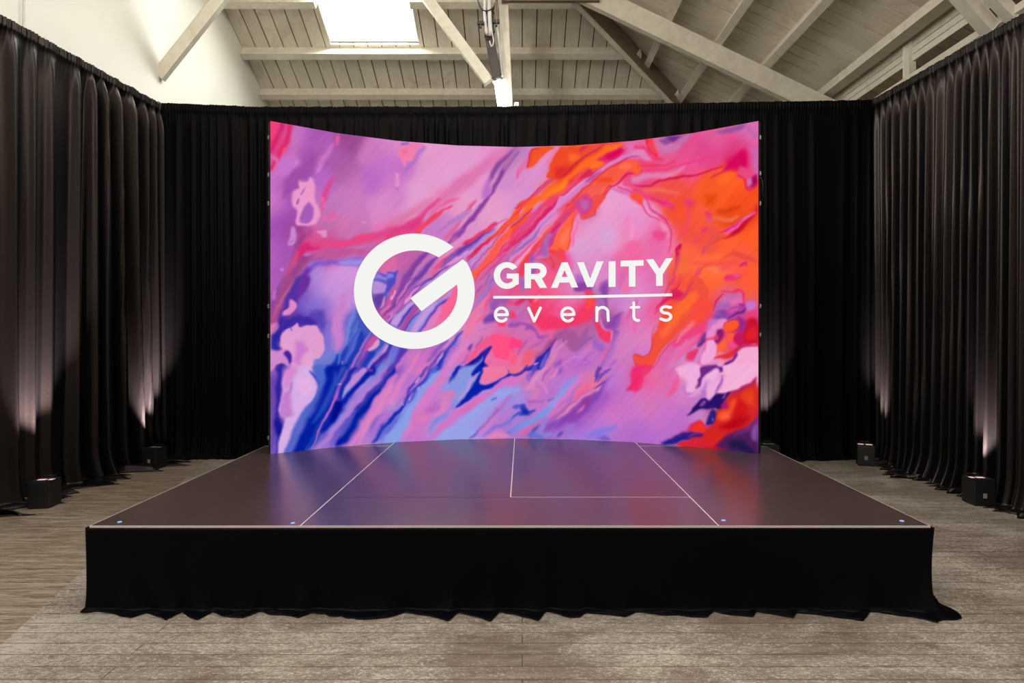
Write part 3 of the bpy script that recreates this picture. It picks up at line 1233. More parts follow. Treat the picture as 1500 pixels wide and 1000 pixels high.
def paint(art, SS=1.0):
    K = 1.0 / 0.7695
    W = int(AW * SS); H = int(AH * SS)
    gx, gy = np.meshgrid((np.arange(W) + .5) / SS + AX0, (np.arange(H) + .5) / SS + AY0)
    wx = gx + 3.4 * (value_noise(gx / 15, gy / 15, 5) - .5) + 2.0 * (value_noise(gx / 9, gy / 9, 1) - .5) + 0.6 * (value_noise(gx / 3.5, gy / 3.5, 2) - .5)
    wy = gy + 3.4 * (value_noise(gx / 15, gy / 15, 6) - .5) + 2.0 * (value_noise(gx / 9, gy / 9, 3) - .5) + 0.6 * (value_noise(gx / 3.5, gy / 3.5, 4) - .5)
    base, marks = [], []
    ox = oy = 0
    for ln in art.strip().splitlines():
        f = ln.split()
        if not f: continue
        if f[0] == '@':
            ox, oy = float(f[1]), float(f[2]); continue
        if f[0] == 'b':
            x, y = map(float, f[2].split(','))
            base.append((ox + x * K, oy + y * K, hexc(f[1]))); continue
        k = 3 if f[0] == 'p' else 4
        pts = [tuple(map(float, q.split(','))) for q in f[k:]]
        pts = [(ox + x * K, oy + y * K) for x, y in pts]
        marks.append((f[0], hexc(f[1]), float(f[2]) * K, float(f[3]) * K if k == 4 else 0, pts))
    # washes: normalised gaussian blend of the base points, on a quarter-size grid
    q = 3
    bx, by = gx[::q, ::q], gy[::q, ::q]
    acc = np.zeros(bx.shape + (3,)); wt = np.zeros(bx.shape)
    for x, y, c in base:
        d2 = (bx - x) ** 2 + (by - y) ** 2
        w = np.exp(-d2 / (2 * 11.0 ** 2)) + 1e-4 / (1 + d2 / 100.0)
        acc += w[..., None] * c; wt += w
    small = acc / wt[..., None]
    fx = np.clip((np.arange(W)) / q, 0, small.shape[1] - 1.001); fy = np.clip(np.arange(H) / q, 0, small.shape[0] - 1.001)
    x0 = fx.astype(int); y0 = fy.astype(int); tx = (fx - x0)[None, :, None]; ty = (fy - y0)[:, None, None]
    A = small[y0][:, x0]; B = small[y0][:, x0 + 1]; C_ = small[y0 + 1][:, x0]; D = small[y0 + 1][:, x0 + 1]
    img = (A * (1 - tx) + B * tx) * (1 - ty) + (C_ * (1 - tx) + D * tx) * ty
    for kind, col, soft, width, pts in marks:
        P = catmull(pts, kind == 'p')
        pad = soft + width + 4
        a0 = max(0, int((P[:, 0].min() - pad - AX0) * SS)); a1 = min(W, int((P[:, 0].max() + pad - AX0) * SS) + 1)
        b0 = max(0, int((P[:, 1].min() - pad - AY0) * SS)); b1 = min(H, int((P[:, 1].max() + pad - AY0) * SS) + 1)
        if a1 <= a0 or b1 <= b0: continue
        X = wx[b0:b1, a0:a1]; Y = wy[b0:b1, a0:a1]
        best = np.full(X.shape, 1e9); inside = np.zeros(X.shape, bool)
        closed = kind == 'p'
        N = len(P); segs = N if closed else max(N - 1, 1)
        for i in range(segs):
            ax, ay = P[i]; bx_, by_ = P[(i + 1) % N] if N > 1 else P[i]
            dx, dy = bx_ - ax, by_ - ay
            L2 = dx * dx + dy * dy + 1e-9
            t = np.clip(((X - ax) * dx + (Y - ay) * dy) / L2, 0, 1)
            d = np.hypot(X - ax - t * dx, Y - ay - t * dy)
            if not closed:
                if kind == 't':
                    s = (i + t) / segs
                    hw = width * .5 * np.clip(np.sin(np.pi * np.clip(s * .92 + .04, 0, 1)) ** .6, 0, 1)
                else:
                    hw = width * .5
                d = d - hw
            best = np.minimum(best, d)
            if closed:
                cond = ((ay > Y) != (by_ > Y)) & (X < (bx_ - ax) * (Y - ay) / (by_ - ay + 1e-12) + ax)
                inside ^= cond
        if closed:
            best = np.where(inside, -best, best)
        s = max(soft * 1.0, .8)
        al = np.clip(.5 - best / (2 * s), 0, 1)
        al = al * al * (3 - 2 * al)
        if kind != 'p' and width < soft * 1.6:
            al *= .55 + .45 * width / (soft * 1.6)
        al = al[..., None]
        img[b0:b1, a0:a1] = img[b0:b1, a0:a1] * (1 - al) + col * al
    # faint streaking along the direction the paint was pulled
    u = (gx + gy * .9) / 5.0; v = (gx - gy) / 46.0
    st = value_noise(u, v, 7) - .5
    img = np.clip(img + st[..., None] * .022, 0, 1)
    return img
import bpy, bmesh, math, random
from mathutils import Vector, Matrix
from mathutils.geometry import tessellate_polygon
random.seed(11)
rng = np.random.RandomState(5)
scene = bpy.context.scene
col = bpy.data.collections.new('scene_things'); scene.collection.children.link(col)
PI = math.pi
CH, F, PX, PY = 1.63, 900.0, 765.0, 482.0        # camera height, focal length in pixels, principal point

def at(px, py, Y):
    """place in the room seen at a pixel of the photograph, at distance Y"""
    return Vector(((px - PX) * Y / F, Y, CH - (py - PY) * Y / F))

# ------------------------------------------------------------------ materials
def nt(name):
    m = bpy.data.materials.new(name); m.use_nodes = True
    n = m.node_tree; b = n.nodes['Principled BSDF']
    return m, n, b

def simple(name, c, rough=.5, metal=0, spec=.5, sheen=0, sheen_tint=(1, 1, 1), noise=0, nscale=20, bump=0):
    m, n, b = nt(name)
    b.inputs['Base Color'].default_value = (*c, 1); b.inputs['Roughness'].default_value = rough
    b.inputs['Metallic'].default_value = metal; b.inputs['Specular IOR Level'].default_value = spec
    b.inputs['Sheen Weight'].default_value = sheen; b.inputs['Sheen Roughness'].default_value = .35
    b.inputs['Sheen Tint'].default_value = (*sheen_tint, 1)
    tc = n.nodes.new('ShaderNodeTexCoord')
    no = n.nodes.new('ShaderNodeTexNoise'); no.inputs['Scale'].default_value = nscale; no.inputs['Detail'].default_value = 5
    n.links.new(tc.outputs['Object'], no.inputs['Vector'])
    if noise:
        mx = n.nodes.new('ShaderNodeMix'); mx.data_type = 'RGBA'
        mx.inputs['A'].default_value = (*[v * (1 - noise) for v in c], 1); mx.inputs['B'].default_value = (*[min(1, v * (1 + noise)) for v in c], 1)
        n.links.new(no.outputs['Fac'], mx.inputs['Factor']); n.links.new(mx.outputs['Result'], b.inputs['Base Color'])
    if bump:
        bp = n.nodes.new('ShaderNodeBump'); bp.inputs['Strength'].default_value = bump; bp.inputs['Distance'].default_value = .004
        n.links.new(no.outputs['Fac'], bp.inputs['Height']); n.links.new(bp.outputs['Normal'], b.inputs['Normal'])
    return m

def emis(name, c, s):
    m = bpy.data.materials.new(name); m.use_nodes = True; n = m.node_tree; n.nodes.clear()
    o = n.nodes.new('ShaderNodeOutputMaterial'); e = n.nodes.new('ShaderNodeEmission')
    e.inputs['Color'].default_value = (*c, 1); e.inputs['Strength'].default_value = s
    n.links.new(e.outputs[0], o.inputs[0]); return m

class NG:
    """tiny node helper"""
    def __init__(s, n): s.n = n
    def new(s, t, **k):
        x = s.n.nodes.new(t)
        for a, v in k.items(): setattr(x, a, v)
        return x
    def link(s, a, b): s.n.links.new(a, b)
    def coord(s, scale, rot=(0, 0, 0), kind='Object'):
        tc = s.new('ShaderNodeTexCoord'); mp = s.new('ShaderNodeMapping')
        mp.inputs['Scale'].default_value = scale; mp.inputs['Rotation'].default_value = rot
        s.link(tc.outputs[kind], mp.inputs['Vector']); return mp.outputs[0]
    def noise(s, vec, scale, detail=6, rough=.6, dist=0):
        x = s.new('ShaderNodeTexNoise'); x.inputs['Scale'].default_value = scale; x.inputs['Detail'].default_value = detail
        x.inputs['Roughness'].default_value = rough; x.inputs['Distortion'].default_value = dist
        s.link(vec, x.inputs['Vector']); return x.outputs['Fac']
    def ramp(s, fac, a, b, ca=(0, 0, 0, 1), cb=(1, 1, 1, 1)):
        r = s.new('ShaderNodeValToRGB'); r.color_ramp.elements[0].position = a; r.color_ramp.elements[1].position = b
        r.color_ramp.elements[0].color = ca; r.color_ramp.elements[1].color = cb
        s.link(fac, r.inputs[0]); return r.outputs[0]
    def mix(s, f, a, b, blend='MIX'):
        m = s.new('ShaderNodeMix'); m.data_type = 'RGBA'; m.blend_type = blend
        for inp, v in (('Factor', f), ('A', a), ('B', b)):
            if isinstance(v, (tuple, float, int)): m.inputs[inp].default_value = v if not isinstance(v, tuple) else (*v[:3], 1)
            else: s.link(v, m.inputs[inp])
        return m.outputs['Result']
    def math(s, op, a, b):
        m = s.new('ShaderNodeMath', operation=op)
        for i, v in enumerate((a, b)):
            if isinstance(v, (float, int)): m.inputs[i].default_value = v
            else: s.link(v, m.inputs[i])
        return m.outputs[0]

def floor_material():
    m, n, b = nt('worn_painted_floor_boards'); g = NG(n)
    tc = g.new('ShaderNodeTexCoord')
    br = g.new('ShaderNodeTexBrick'); br.offset = .37; br.inputs['Scale'].default_value = 1
    br.inputs['Brick Width'].default_value = 5.3; br.inputs['Row Height'].default_value = .11
    br.inputs['Mortar Size'].default_value = .0034; br.inputs['Mortar Smooth'].default_value = .3
    br.inputs['Color1'].default_value = (.25, .25, .25, 1); br.inputs['Color2'].default_value = (.75, .75, .75, 1); br.inputs['Mortar'].default_value = (0, 0, 0, 1)
    g.link(tc.outputs['Object'], br.inputs['Vector'])
    streak = g.noise(g.coord((1.1, 8, 1)), 2.4, 10, .68, .35)
    streak2 = g.noise(g.coord((3.0, 24, 1)), 3, 7, .7, .2)
    blot = g.noise(g.coord((1, 1.7, 1)), 1.1, 8, .66, .7)
    fine = g.noise(g.coord((7, 17, 1)), 4.2, 10, .78, .7)
    crumb = g.noise(g.coord((16, 26, 1)), 4.0, 8, .8, 1.0)
    c1 = g.mix(g.ramp(streak, .42, .59), (.165, .118, .082), (.33, .27, .205))
    c1 = g.mix(g.math('MULTIPLY', g.ramp(streak2, .47, .60), .42), c1, (.40, .34, .265))
    dk = g.ramp(g.noise(g.coord((2.4, 15, 1)), 2.6, 9, .74, .8), .52, .60)
    c1 = g.mix(g.math('MULTIPLY', dk, .6), c1, (.095, .062, .040))
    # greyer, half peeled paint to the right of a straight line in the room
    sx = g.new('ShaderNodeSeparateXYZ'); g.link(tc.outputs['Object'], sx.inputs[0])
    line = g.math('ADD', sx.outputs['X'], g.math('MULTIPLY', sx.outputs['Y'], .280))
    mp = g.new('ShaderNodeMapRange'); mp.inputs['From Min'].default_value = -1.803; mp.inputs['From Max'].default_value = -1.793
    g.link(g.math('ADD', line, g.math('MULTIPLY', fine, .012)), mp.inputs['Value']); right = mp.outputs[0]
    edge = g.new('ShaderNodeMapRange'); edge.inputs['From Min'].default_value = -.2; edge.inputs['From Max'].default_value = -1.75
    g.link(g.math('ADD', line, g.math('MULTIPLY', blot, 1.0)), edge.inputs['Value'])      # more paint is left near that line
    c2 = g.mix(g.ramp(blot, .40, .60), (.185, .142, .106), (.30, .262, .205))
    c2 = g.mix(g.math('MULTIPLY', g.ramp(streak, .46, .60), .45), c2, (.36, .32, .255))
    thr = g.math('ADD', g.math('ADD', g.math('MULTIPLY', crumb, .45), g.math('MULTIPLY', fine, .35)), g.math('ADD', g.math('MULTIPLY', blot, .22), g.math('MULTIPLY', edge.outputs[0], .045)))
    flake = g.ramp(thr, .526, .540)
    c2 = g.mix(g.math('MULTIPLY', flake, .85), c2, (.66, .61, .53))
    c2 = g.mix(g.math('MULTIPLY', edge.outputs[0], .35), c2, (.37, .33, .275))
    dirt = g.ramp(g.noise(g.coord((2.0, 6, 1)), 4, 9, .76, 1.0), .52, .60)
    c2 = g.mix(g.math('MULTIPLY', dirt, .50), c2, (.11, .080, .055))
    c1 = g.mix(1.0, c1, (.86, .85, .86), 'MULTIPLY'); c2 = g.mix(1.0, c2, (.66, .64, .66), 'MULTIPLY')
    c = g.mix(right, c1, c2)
    sp = g.new('ShaderNodeSeparateColor'); g.link(br.outputs['Color'], sp.inputs[0])
    tone = g.mix(g.math('MULTIPLY', sp.outputs[0], .26), c, (.10, .072, .05))
    seam = g.math('MULTIPLY', br.outputs['Fac'], g.ramp(g.noise(g.coord((1.3, 9, 1)), 1.2, 4, .6), .30, .46))
    gap = g.mix(g.math('MULTIPLY', seam, .85), tone, (.035, .022, .014))
    g.link(gap, b.inputs['Base Color'])
    b.inputs['Roughness'].default_value = .62; b.inputs['Specular IOR Level'].default_value = .3
    bp = g.new('ShaderNodeBump'); bp.inputs['Strength'].default_value = .35; bp.inputs['Distance'].default_value = .004
    g.link(g.math('SUBTRACT', fine, br.outputs['Fac']), bp.inputs['Height']); g.link(bp.outputs[0], b.inputs['Normal'])
    return m

def aged_white(name, scale, light=(.83, .755, .63), dark=(.42, .33, .235), stain=.55):
    m, n, b = nt(name); g = NG(n)
    v = g.coord(scale)
    grain = g.noise(v, 2.5, 8, .65, .2)
    blot = g.noise(g.coord((1, 1, 1)), 1.7, 8, .7, 1.2)
    c = g.mix(g.ramp(grain, .36, .72), tuple(.82 * x for x in light), light)
    st = g.ramp(blot, .53, .68)
    c = g.mix(g.math('MULTIPLY', st, stain), c, dark)
    oi = g.new('ShaderNodeNewGeometry')
    isl = g.math('MULTIPLY', oi.outputs['Random Per Island'], .35)
    c = g.mix(isl, c, tuple(.55 * x for x in light))
    g.link(c, b.inputs['Base Color']); b.inputs['Roughness'].default_value = .7; b.inputs['Specular IOR Level'].default_value = .25
    bp = g.new('ShaderNodeBump'); bp.inputs['Strength'].default_value = .3; bp.inputs['Distance'].default_value = .003
    g.link(grain, bp.inputs['Height']); g.link(bp.outputs[0], b.inputs['Normal'])
    return m

def stage_material():
    m, n, b = nt('brown_black_phenolic_deck'); g = NG(n)
    f = g.noise(g.coord((1, 1, 1)), 3.0, 5, .6)
    ck = g.noise(g.coord((140, 140, 1)), 1, 2, .5)
    g.link(g.mix(f, (.044, .027, .026), (.060, .040, .039)), b.inputs['Base Color'])
    r = g.new('ShaderNodeMapRange'); r.inputs['To Min'].default_value = .22; r.inputs['To Max'].default_value = .29
    g.link(f, r.inputs['Value']); g.link(r.outputs[0], b.inputs['Roughness'])
    b.inputs['IOR'].default_value = 1.56
    return m

def cloth(name, c, rough, spec, sheen):
    m = simple(name, c, rough, 0, spec, sheen, (1, .74, .64), .3, 30, .25)
    m.node_tree.nodes['Principled BSDF'].inputs['Specular Tint'].default_value = (1, .80, .72, 1)
    return m
M = dict(
    drape=cloth('black_drape_cloth', (.0013, .0017, .0026), .36, .29, .0),
    drape_shaded=cloth('black_drape_cloth_shaded', (.0016, .0020, .0026), .5, .055, .0),  # same cloth with its highlights cut, so the back row looks shaded
    skirt=cloth('black_skirt_cloth', (.0008, .0014, .0022), .45, .06, .0),
    wall=simple('white_wall_paint', (.80, .79, .74), .75, 0, .2, noise=.03, nscale=3, bump=.1),
    board_back=aged_white('aged_white_boards_back', (14, 1.2, 1.2)),
    board_right=aged_white('aged_white_boards_right', (1.2, 14, 1.2), stain=.45),
    beam=aged_white('aged_white_timber', (3, 3, 3), (.80, .74, .62), (.50, .41, .30), .35),
    rough_wood=simple('brown_old_timber', (.22, .15, .11), .8, noise=.4, nscale=8),
    dark_gap=simple('dark_gap_wood', (.02, .014, .01), .9),
    deck=stage_material(),
    alu=simple('aluminium_edge', (.60, .53, .51), .5, .2, noise=.1),
    cap=simple('blue_lock_cap', (.25, .42, .95), .4),
    black=simple('black_metal_case', (.005, .005, .006), .45, noise=.2, nscale=60, bump=.05),
    steel=simple('steel', (.55, .55, .55), .35, .9, noise=.1),
    latch=simple('dull_steel_latch', (.22, .22, .22), .5, .5),
    rubber=simple('black_rubber_cable', (.02, .018, .02), .5),
    white_pipe=simple('white_conduit', (.62, .60, .56), .6, noise=.1),
    grey=simple('grey_label', (.18, .17, .16), .6),
    tube=emis('lit_fluorescent_tube', (.97, 1, .95), 6.0),
    lens=emis('lit_pink_white_led', (1.0, .66, .62), .8),
    logo=emis('lit_white_pixels', (.905, .915, .875), 1.0),
    darkbrown=simple('dark_brown_fixture_case', (.03, .018, .016), .5),
    panel_back=simple('black_cabinet', (.01, .01, .011), .6),
    plain=simple('front_wall_paint', (.62, .58, .50), .8, noise=.05),
)
def pane_material():
    m = bpy.data.materials.new('clear_skylight_pane'); m.use_nodes = True; n = m.node_tree; n.nodes.clear()
    o = n.nodes.new('ShaderNodeOutputMaterial'); a = n.nodes.new('ShaderNodeBsdfTransparent'); a.inputs[0].default_value = (.96, .97, .95, 1)
    b = n.nodes.new('ShaderNodeBsdfGlossy'); b.inputs['Roughness'].default_value = .1
    x = n.nodes.new('ShaderNodeMixShader'); x.inputs[0].default_value = .04
    n.links.new(a.outputs[0], x.inputs[1]); n.links.new(b.outputs[0], x.inputs[2]); n.links.new(x.outputs[0], o.inputs[0]); return m
M['pane'] = pane_material()

# ------------------------------------------------------------------ object helpers
def obj(name, bm, mat, parent=None, smooth=False):
    me = bpy.data.meshes.new(name)
    if isinstance(bm, bpy.types.Mesh): me = bm
    else: bm.to_mesh(me); bm.free()
    if mat is not None and not me.materials: me.materials.append(mat)
    if smooth:
        me.polygons.foreach_set('use_smooth', [True] * len(me.polygons))
    o = bpy.data.objects.new(name, me); col.objects.link(o)
    if parent is not None:
        o.parent = parent
        o.matrix_parent_inverse = Matrix.Translation(parent.location).inverted() if parent.rotation_euler.z == 0 else Matrix.Identity(4)
    return o
def tag(o, label, cat, group=None, kind=None):
    o['label'] = label; o['category'] = cat
    if group: o['group'] = group
    if kind: o['kind'] = kind
    return o
def struct(name, bm, mat, label=None, smooth=False):
    o = obj(name, bm, mat, None, smooth); o['kind'] = 'structure'
    if label: o['label'] = label; o['category'] = name.split('_')[0]
    return o
def thing(name, label, cat, loc=(0, 0, 0), rz=0, group=None):
    o = bpy.data.objects.new(name, None); col.objects.link(o); o.location = loc; o.rotation_euler = (0, 0, rz); o.empty_display_size = .1
    return tag(o, label, cat, group)

def box(bm, lo, hi, bevel=0):
    r = bmesh.ops.create_cube(bm, size=1)
    c = [(a + b) / 2 for a, b in zip(lo, hi)]; s = [abs(b - a) for a, b in zip(lo, hi)]
    for v in r['verts']: v.co = Vector((v.co.x * s[0] + c[0], v.co.y * s[1] + c[1], v.co.z * s[2] + c[2]))
    if bevel:
        es = {e for v in r['verts'] for e in v.link_edges}
        bmesh.ops.bevel(bm, geom=list(es), offset=bevel, segments=2, affect='EDGES', profile=.6)
    return bm
def nb(): return bmesh.new()

def beam_bm(p0, p1, w, d, up=(0, 0, 1), bevel=.006, bm=None):
    """timber from p0 to p1; p0/p1 run along the middle of its top face"""
    bm = bm or nb()
    p0, p1, up = Vector(p0), Vector(p1), Vector(up)
    t = (p1 - p0).normalized(); s = t.cross(up).normalized(); u = s.cross(t).normalized()
    r = bmesh.ops.create_cube(bm, size=1); L = (p1 - p0).length; c = (p0 + p1) / 2 - u * d / 2
    for v in r['verts']: v.co = c + t * (v.co.x * L) + s * (v.co.y * w) + u * (v.co.z * d)
    if bevel:
        es = {e for v in r['verts'] for e in v.link_edges}
        bmesh.ops.bevel(bm, geom=list(es), offset=bevel, segments=1, affect='EDGES')
    return bm

def tube_bm(pts, r, seg=8, bm=None):
    bm = bm or nb(); P = [Vector(p) for p in pts]; rings = []
    for i, p in enumerate(P):
        t = (P[min(i + 1, len(P) - 1)] - P[max(i - 1, 0)]).normalized()
        a = t.orthogonal().normalized() if i == 0 else (a - t * a.dot(t)).normalized()
        b = t.cross(a)
        rr = r[i] if isinstance(r, (list, tuple)) else r
        rings.append([bm.verts.new(p + a * rr * math.cos(2 * PI * k / seg) + b * rr * math.sin(2 * PI * k / seg)) for k in range(seg)])
    for i in range(len(rings) - 1):
        for k in range(seg):
            bm.faces.new((rings[i][k], rings[i][(k + 1) % seg], rings[i + 1][(k + 1) % seg], rings[i + 1][k]))
    bm.faces.new(rings[0][::-1]); bm.faces.new(rings[-1]); return bm

def smooth_path(pts, n=6):
    P = [Vector(p) for p in pts]; Q = [2 * P[0] - P[1]] + P + [2 * P[-1] - P[-2]]; out = []
    for i in range(1, len(Q) - 2):
        for k in range(n):
            t = k / n
            out.append(.5 * ((2 * Q[i]) + (-Q[i - 1] + Q[i + 1]) * t + (2 * Q[i - 1] - 5 * Q[i] + 4 * Q[i + 1] - Q[i + 2]) * t * t + (-Q[i - 1] + 3 * Q[i] - 3 * Q[i + 1] + Q[i + 2]) * t ** 3))
    out.append(Q[-2]); return out

def grid_mesh(name, co, nu, nv):
    """co: (nv, nu, 3)"""
    me = bpy.data.meshes.new(name)
    idx = np.arange(nu * nv).reshape(nv, nu)
    q = np.stack([idx[:-1, :-1], idx[:-1, 1:], idx[1:, 1:], idx[1:, :-1]], -1).reshape(-1, 4)
    me.vertices.add(nu * nv); me.vertices.foreach_set('co', co.reshape(-1).astype(np.float32))
    me.loops.add(len(q) * 4); me.loops.foreach_set('vertex_index', q.reshape(-1).astype(np.int32))
    me.polygons.add(len(q)); me.polygons.foreach_set('loop_start', np.arange(0, len(q) * 4, 4, dtype=np.int32))
    me.polygons.foreach_set('loop_total', np.full(len(q), 4, dtype=np.int32))
    me.update(calc_edges=True); me.validate(); return me

# ------------------------------------------------------------------ roof geometry
def zback(y): return 12.203 - .526 * y
def zright(x): return 7.517 - .48 * x
def hip_x(y): return 1.16 + (y - 9.96) * 1.096
def hip_y(x): return 9.96 + (x - 1.16) / 1.096
XL, XR, YF, YB = -4.9, 4.8, -4.0, 13.3
SKY = dict(x=(-3.33, -1.80), y=(8.55, 10.68))
SKYF = [dict(x=(-.4, 1.4), y=(4.4, 6.7)), dict(x=(2.3, 3.9), y=(2.0, 4.2)), dict(x=(-3.4, -1.7), y=(.2, 2.6))]

def quad_slab(bm, pts, t):
    """pts: four points of the underside, slab raised by t"""
    lo = [bm.verts.new(p) for p in pts]; hi = [bm.verts.new((p[0], p[1], p[2] + t)) for p in pts]
    bm.faces.new(lo); bm.faces.new(hi[::-1])
    for i in range(4): bm.faces.new((lo[i], hi[i], hi[(i + 1) % 4], lo[(i + 1) % 4]))

bmb, bmd = nb(), nb()
x = XL
while x < XR - .01:                                   # back slope: boards running up the slope
    x1 = min(x + .245, XR); g = .0085
    segs = [(None, YB)]
    if x1 > SKY['x'][0] + .01 and x < SKY['x'][1] - .01:
        parts_x = []
        a, b_ = max(x, SKY['x'][0]), min(x1, SKY['x'][1])
        if a > x + .02: parts_x.append((x, a, [(None, YB)]))
        parts_x.append((a, b_, [(None, SKY['y'][0]), (SKY['y'][1], YB)]))
        if b_ < x1 - .02: parts_x.append((b_, x1, [(None, YB)]))
    else: parts_x = [(x, x1, segs)]
    for a, b_, ss in parts_x:
        ga = g if abs(a - x) < 1e-6 else 0; gb = g if abs(b_ - x1) < 1e-6 else 0
        for (s0, s1) in ss:
            ya = max(hip_y(a), 4.4) if s0 is None else s0; yb = max(hip_y(b_), 4.4) if s0 is None else s0
            jz = random.uniform(-.003, .003)
            quad_slab(bmb, [(a + ga, ya, zback(ya) + jz), (b_ - gb, yb, zback(yb) + jz), (b_ - gb, s1, zback(s1) + jz), (a + ga, s1, zback(s1) + jz)], .022)
            quad_slab(bmd, [(a, ya, zback(ya) + .024), (b_, yb, zback(yb) + .024), (b_, s1, zback(s1) + .024), (a, s1, zback(s1) + .024)], .02)
    x = x1
bmr = nb()
y = YF
while y < YB - .01:                                   # right slope: boards running across, down to the eaves
    y1 = min(y + .235, YB)
    cuts = sorted({y, y1} | {v for s in SKYF for v in s['y'] if y < v < y1})
    for a, b_ in zip(cuts[:-1], cuts[1:]):
        mid = (a + b_) / 2
        xa = max(XL, hip_x(a)) if a > 4.43 else XL; xb = max(XL, hip_x(b_)) if b_ > 4.43 else XL
        holes = [s['x'] for s in SKYF if s['y'][0] < mid < s['y'][1]]
        spans = []; cur = None
        if holes:
            h = holes[0]; spans = [(xa, xb, h[0], h[0]), (h[1], h[1], XR + .5, XR + .5)]
        else: spans = [(xa, xb, XR + .5, XR + .5)]
        ga = .0075 if a == y else 0; gb = .0075 if b_ == y1 else 0
        for (p, q, r, s) in spans:
            if p > r: continue
            jz = random.uniform(-.003, .003)
            quad_slab(bmr, [(p, a + ga, zright(p) + jz), (r, a + ga, zright(r) + jz), (s, b_ - gb, zright(s) + jz), (q, b_ - gb, zright(q) + jz)][::-1], .022)
            quad_slab(bmd, [(p, a, zright(p) + .024), (r, a, zright(r) + .024), (s, b_, zright(s) + .024), (q, b_, zright(q) + .024)][::-1], .02)
    y = y1
for b_ in (bmb, bmr, bmd): bmesh.ops.recalc_face_normals(b_, faces=b_.faces[:])
o = struct('ceiling', bmb, M['board_back'], 'white painted roof boards of the slope behind the stage, stained by leaks')
o2 = struct('ceiling', bmr, M['board_right'], 'white painted roof boards of the slope on the right side')
struct('ceiling', bmd, M['dark_gap'])

# floor and walls
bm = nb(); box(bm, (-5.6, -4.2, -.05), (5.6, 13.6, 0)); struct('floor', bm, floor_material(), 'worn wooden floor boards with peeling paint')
def wall_poly(pts, t):
    bm = nb(); a = [bm.verts.new(p) for p in pts]; b_ = [bm.verts.new(Vector(p) + Vector(t)) for p in pts]
    bm.faces.new(a); bm.faces.new(b_[::-1])
    for i in range(len(a)): bm.faces.new((a[i], b_[i], b_[(i + 1) % len(a)], a[(i + 1) % len(a)]))
    bmesh.ops.recalc_face_normals(bm, faces=bm.faces[:]); return bm
struct('wall_left', wall_poly([(XL, YF, 0), (XL, YB, 0), (XL, YB, zback(YB) + .04), (XL, 4.43, zback(4.43) + .04), (XL, 4.3, zright(XL) + .04), (XL, YF, zright(XL) + .04)], (-.12, 0, 0)), M['wall'], 'tall plain white wall rising above the left black drapes')
struct('wall_back', wall_poly([(XL - .1, YB, 0), (XR + .5, YB, 0), (XR + .5, YB, zright(XR + .5) + .03), (XR, YB, zback(YB) + .04), (XL - .1, YB, zback(YB) + .04)], (0, .1, 0)), M['plain'])
struct('wall_front', wall_poly([(XL - .1, YF, 0), (XR + .5, YF, 0), (XR + .5, YF, zright(XR + .5) + .04), (XL - .1, YF, zright(XL - .1) + .04)], (0, -.1, 0)), M['plain'])
bm = nb(); box(bm, (XR + .06, YF, 0), (XR + .5, YB, 4.68)); struct('wall_right', bm, M['wall'])
bm = nb(); box(bm, (XR + .40, YF, 4.68), (XR + .5, YB, 5.05)); struct('wall_right', bm, M['rough_wood'])
bm = nb()                                             # siding boards above the recess
for k, (z0, z1) in enumerate(((4.925, 5.005), (5.012, 5.092), (5.099, 5.20))): box(bm, (XR, YF, z0), (XR + .03, YB, z1), .003)
struct('trim_1', bm, M['beam'], 'horizontal white boards closing the eaves above the right drapes')
bm = nb(); box(bm, (XR - .04, YF, 4.68), (XR + .40, YB, 4.76), .006); struct('trim_2', bm, M['beam'], 'long white wooden ledge just above the right drapes')

# skylights
def skylight(n, s, zf, up, label, vis):
    x0, x1 = s['x']; y0, y1 = s['y']; H = .21; t = .03
    root = bpy.data.objects.new('window_%d' % n, None); col.objects.link(root); root['kind'] = 'structure'; root.location = ((x0 + x1) / 2, (y0 + y1) / 2, zf((x0 + x1) / 2, (y0 + y1) / 2))
    root['label'] = label; root['category'] = 'skylight'
    P = lambda x, y, h: Vector((x, y, zf(x, y))) + Vector(up) * h
    bm = nb()
    def wallq(a, b_, off):
        q = [P(*a, -.01), P(*b_, -.01), P(*b_, H), P(*a, H)]
        lo = [bm.verts.new(v) for v in q]; hi = [bm.verts.new(v + Vector(off) * t) for v in q]
        bm.faces.new(lo); bm.faces.new(hi[::-1])
        for i in range(4): bm.faces.new((lo[i], hi[i], hi[(i + 1) % 4], lo[(i + 1) % 4]))
    wallq((x0, y0), (x0, y1), (-1, 0, 0)); wallq((x1, y0), (x1, y1), (1, 0, 0)); wallq((x0, y0), (x1, y0), (0, -1, 0)); wallq((x0, y1), (x1, y1), (0, 1, 0))
    bmesh.ops.recalc_face_normals(bm, faces=bm.faces[:])
    obj('window_frame', bm, M['beam'], root)
    bm = nb(); vs = [bm.verts.new(P(a, b_, h)) for h in (H, H + .006) for a, b_ in ((x0, y0), (x1, y0), (x1, y1), (x0, y1))]
    bm.faces.new(vs[:4][::-1]); bm.faces.new(vs[4:])
    for i in range(4): bm.faces.new((vs[i], vs[(i + 1) % 4], vs[4 + (i + 1) % 4], vs[4 + i]))
    obj('pane', bm, M['pane'], root)
    return P((x0 + x1) / 2, (y0 + y1) / 2, H + .12)
UPB = Vector((0, .466, .885)); UPR = Vector((.433, 0, .901))
c_sky = skylight(1, SKY, lambda x, y: zback(y), UPB, 'blown-out square skylight in the roof slope left of centre', True)
c_f = [skylight(2 + i, s, lambda x, y: zright(x), UPR, 'skylight over the front of the hall', False) for i, s in enumerate(SKYF)]

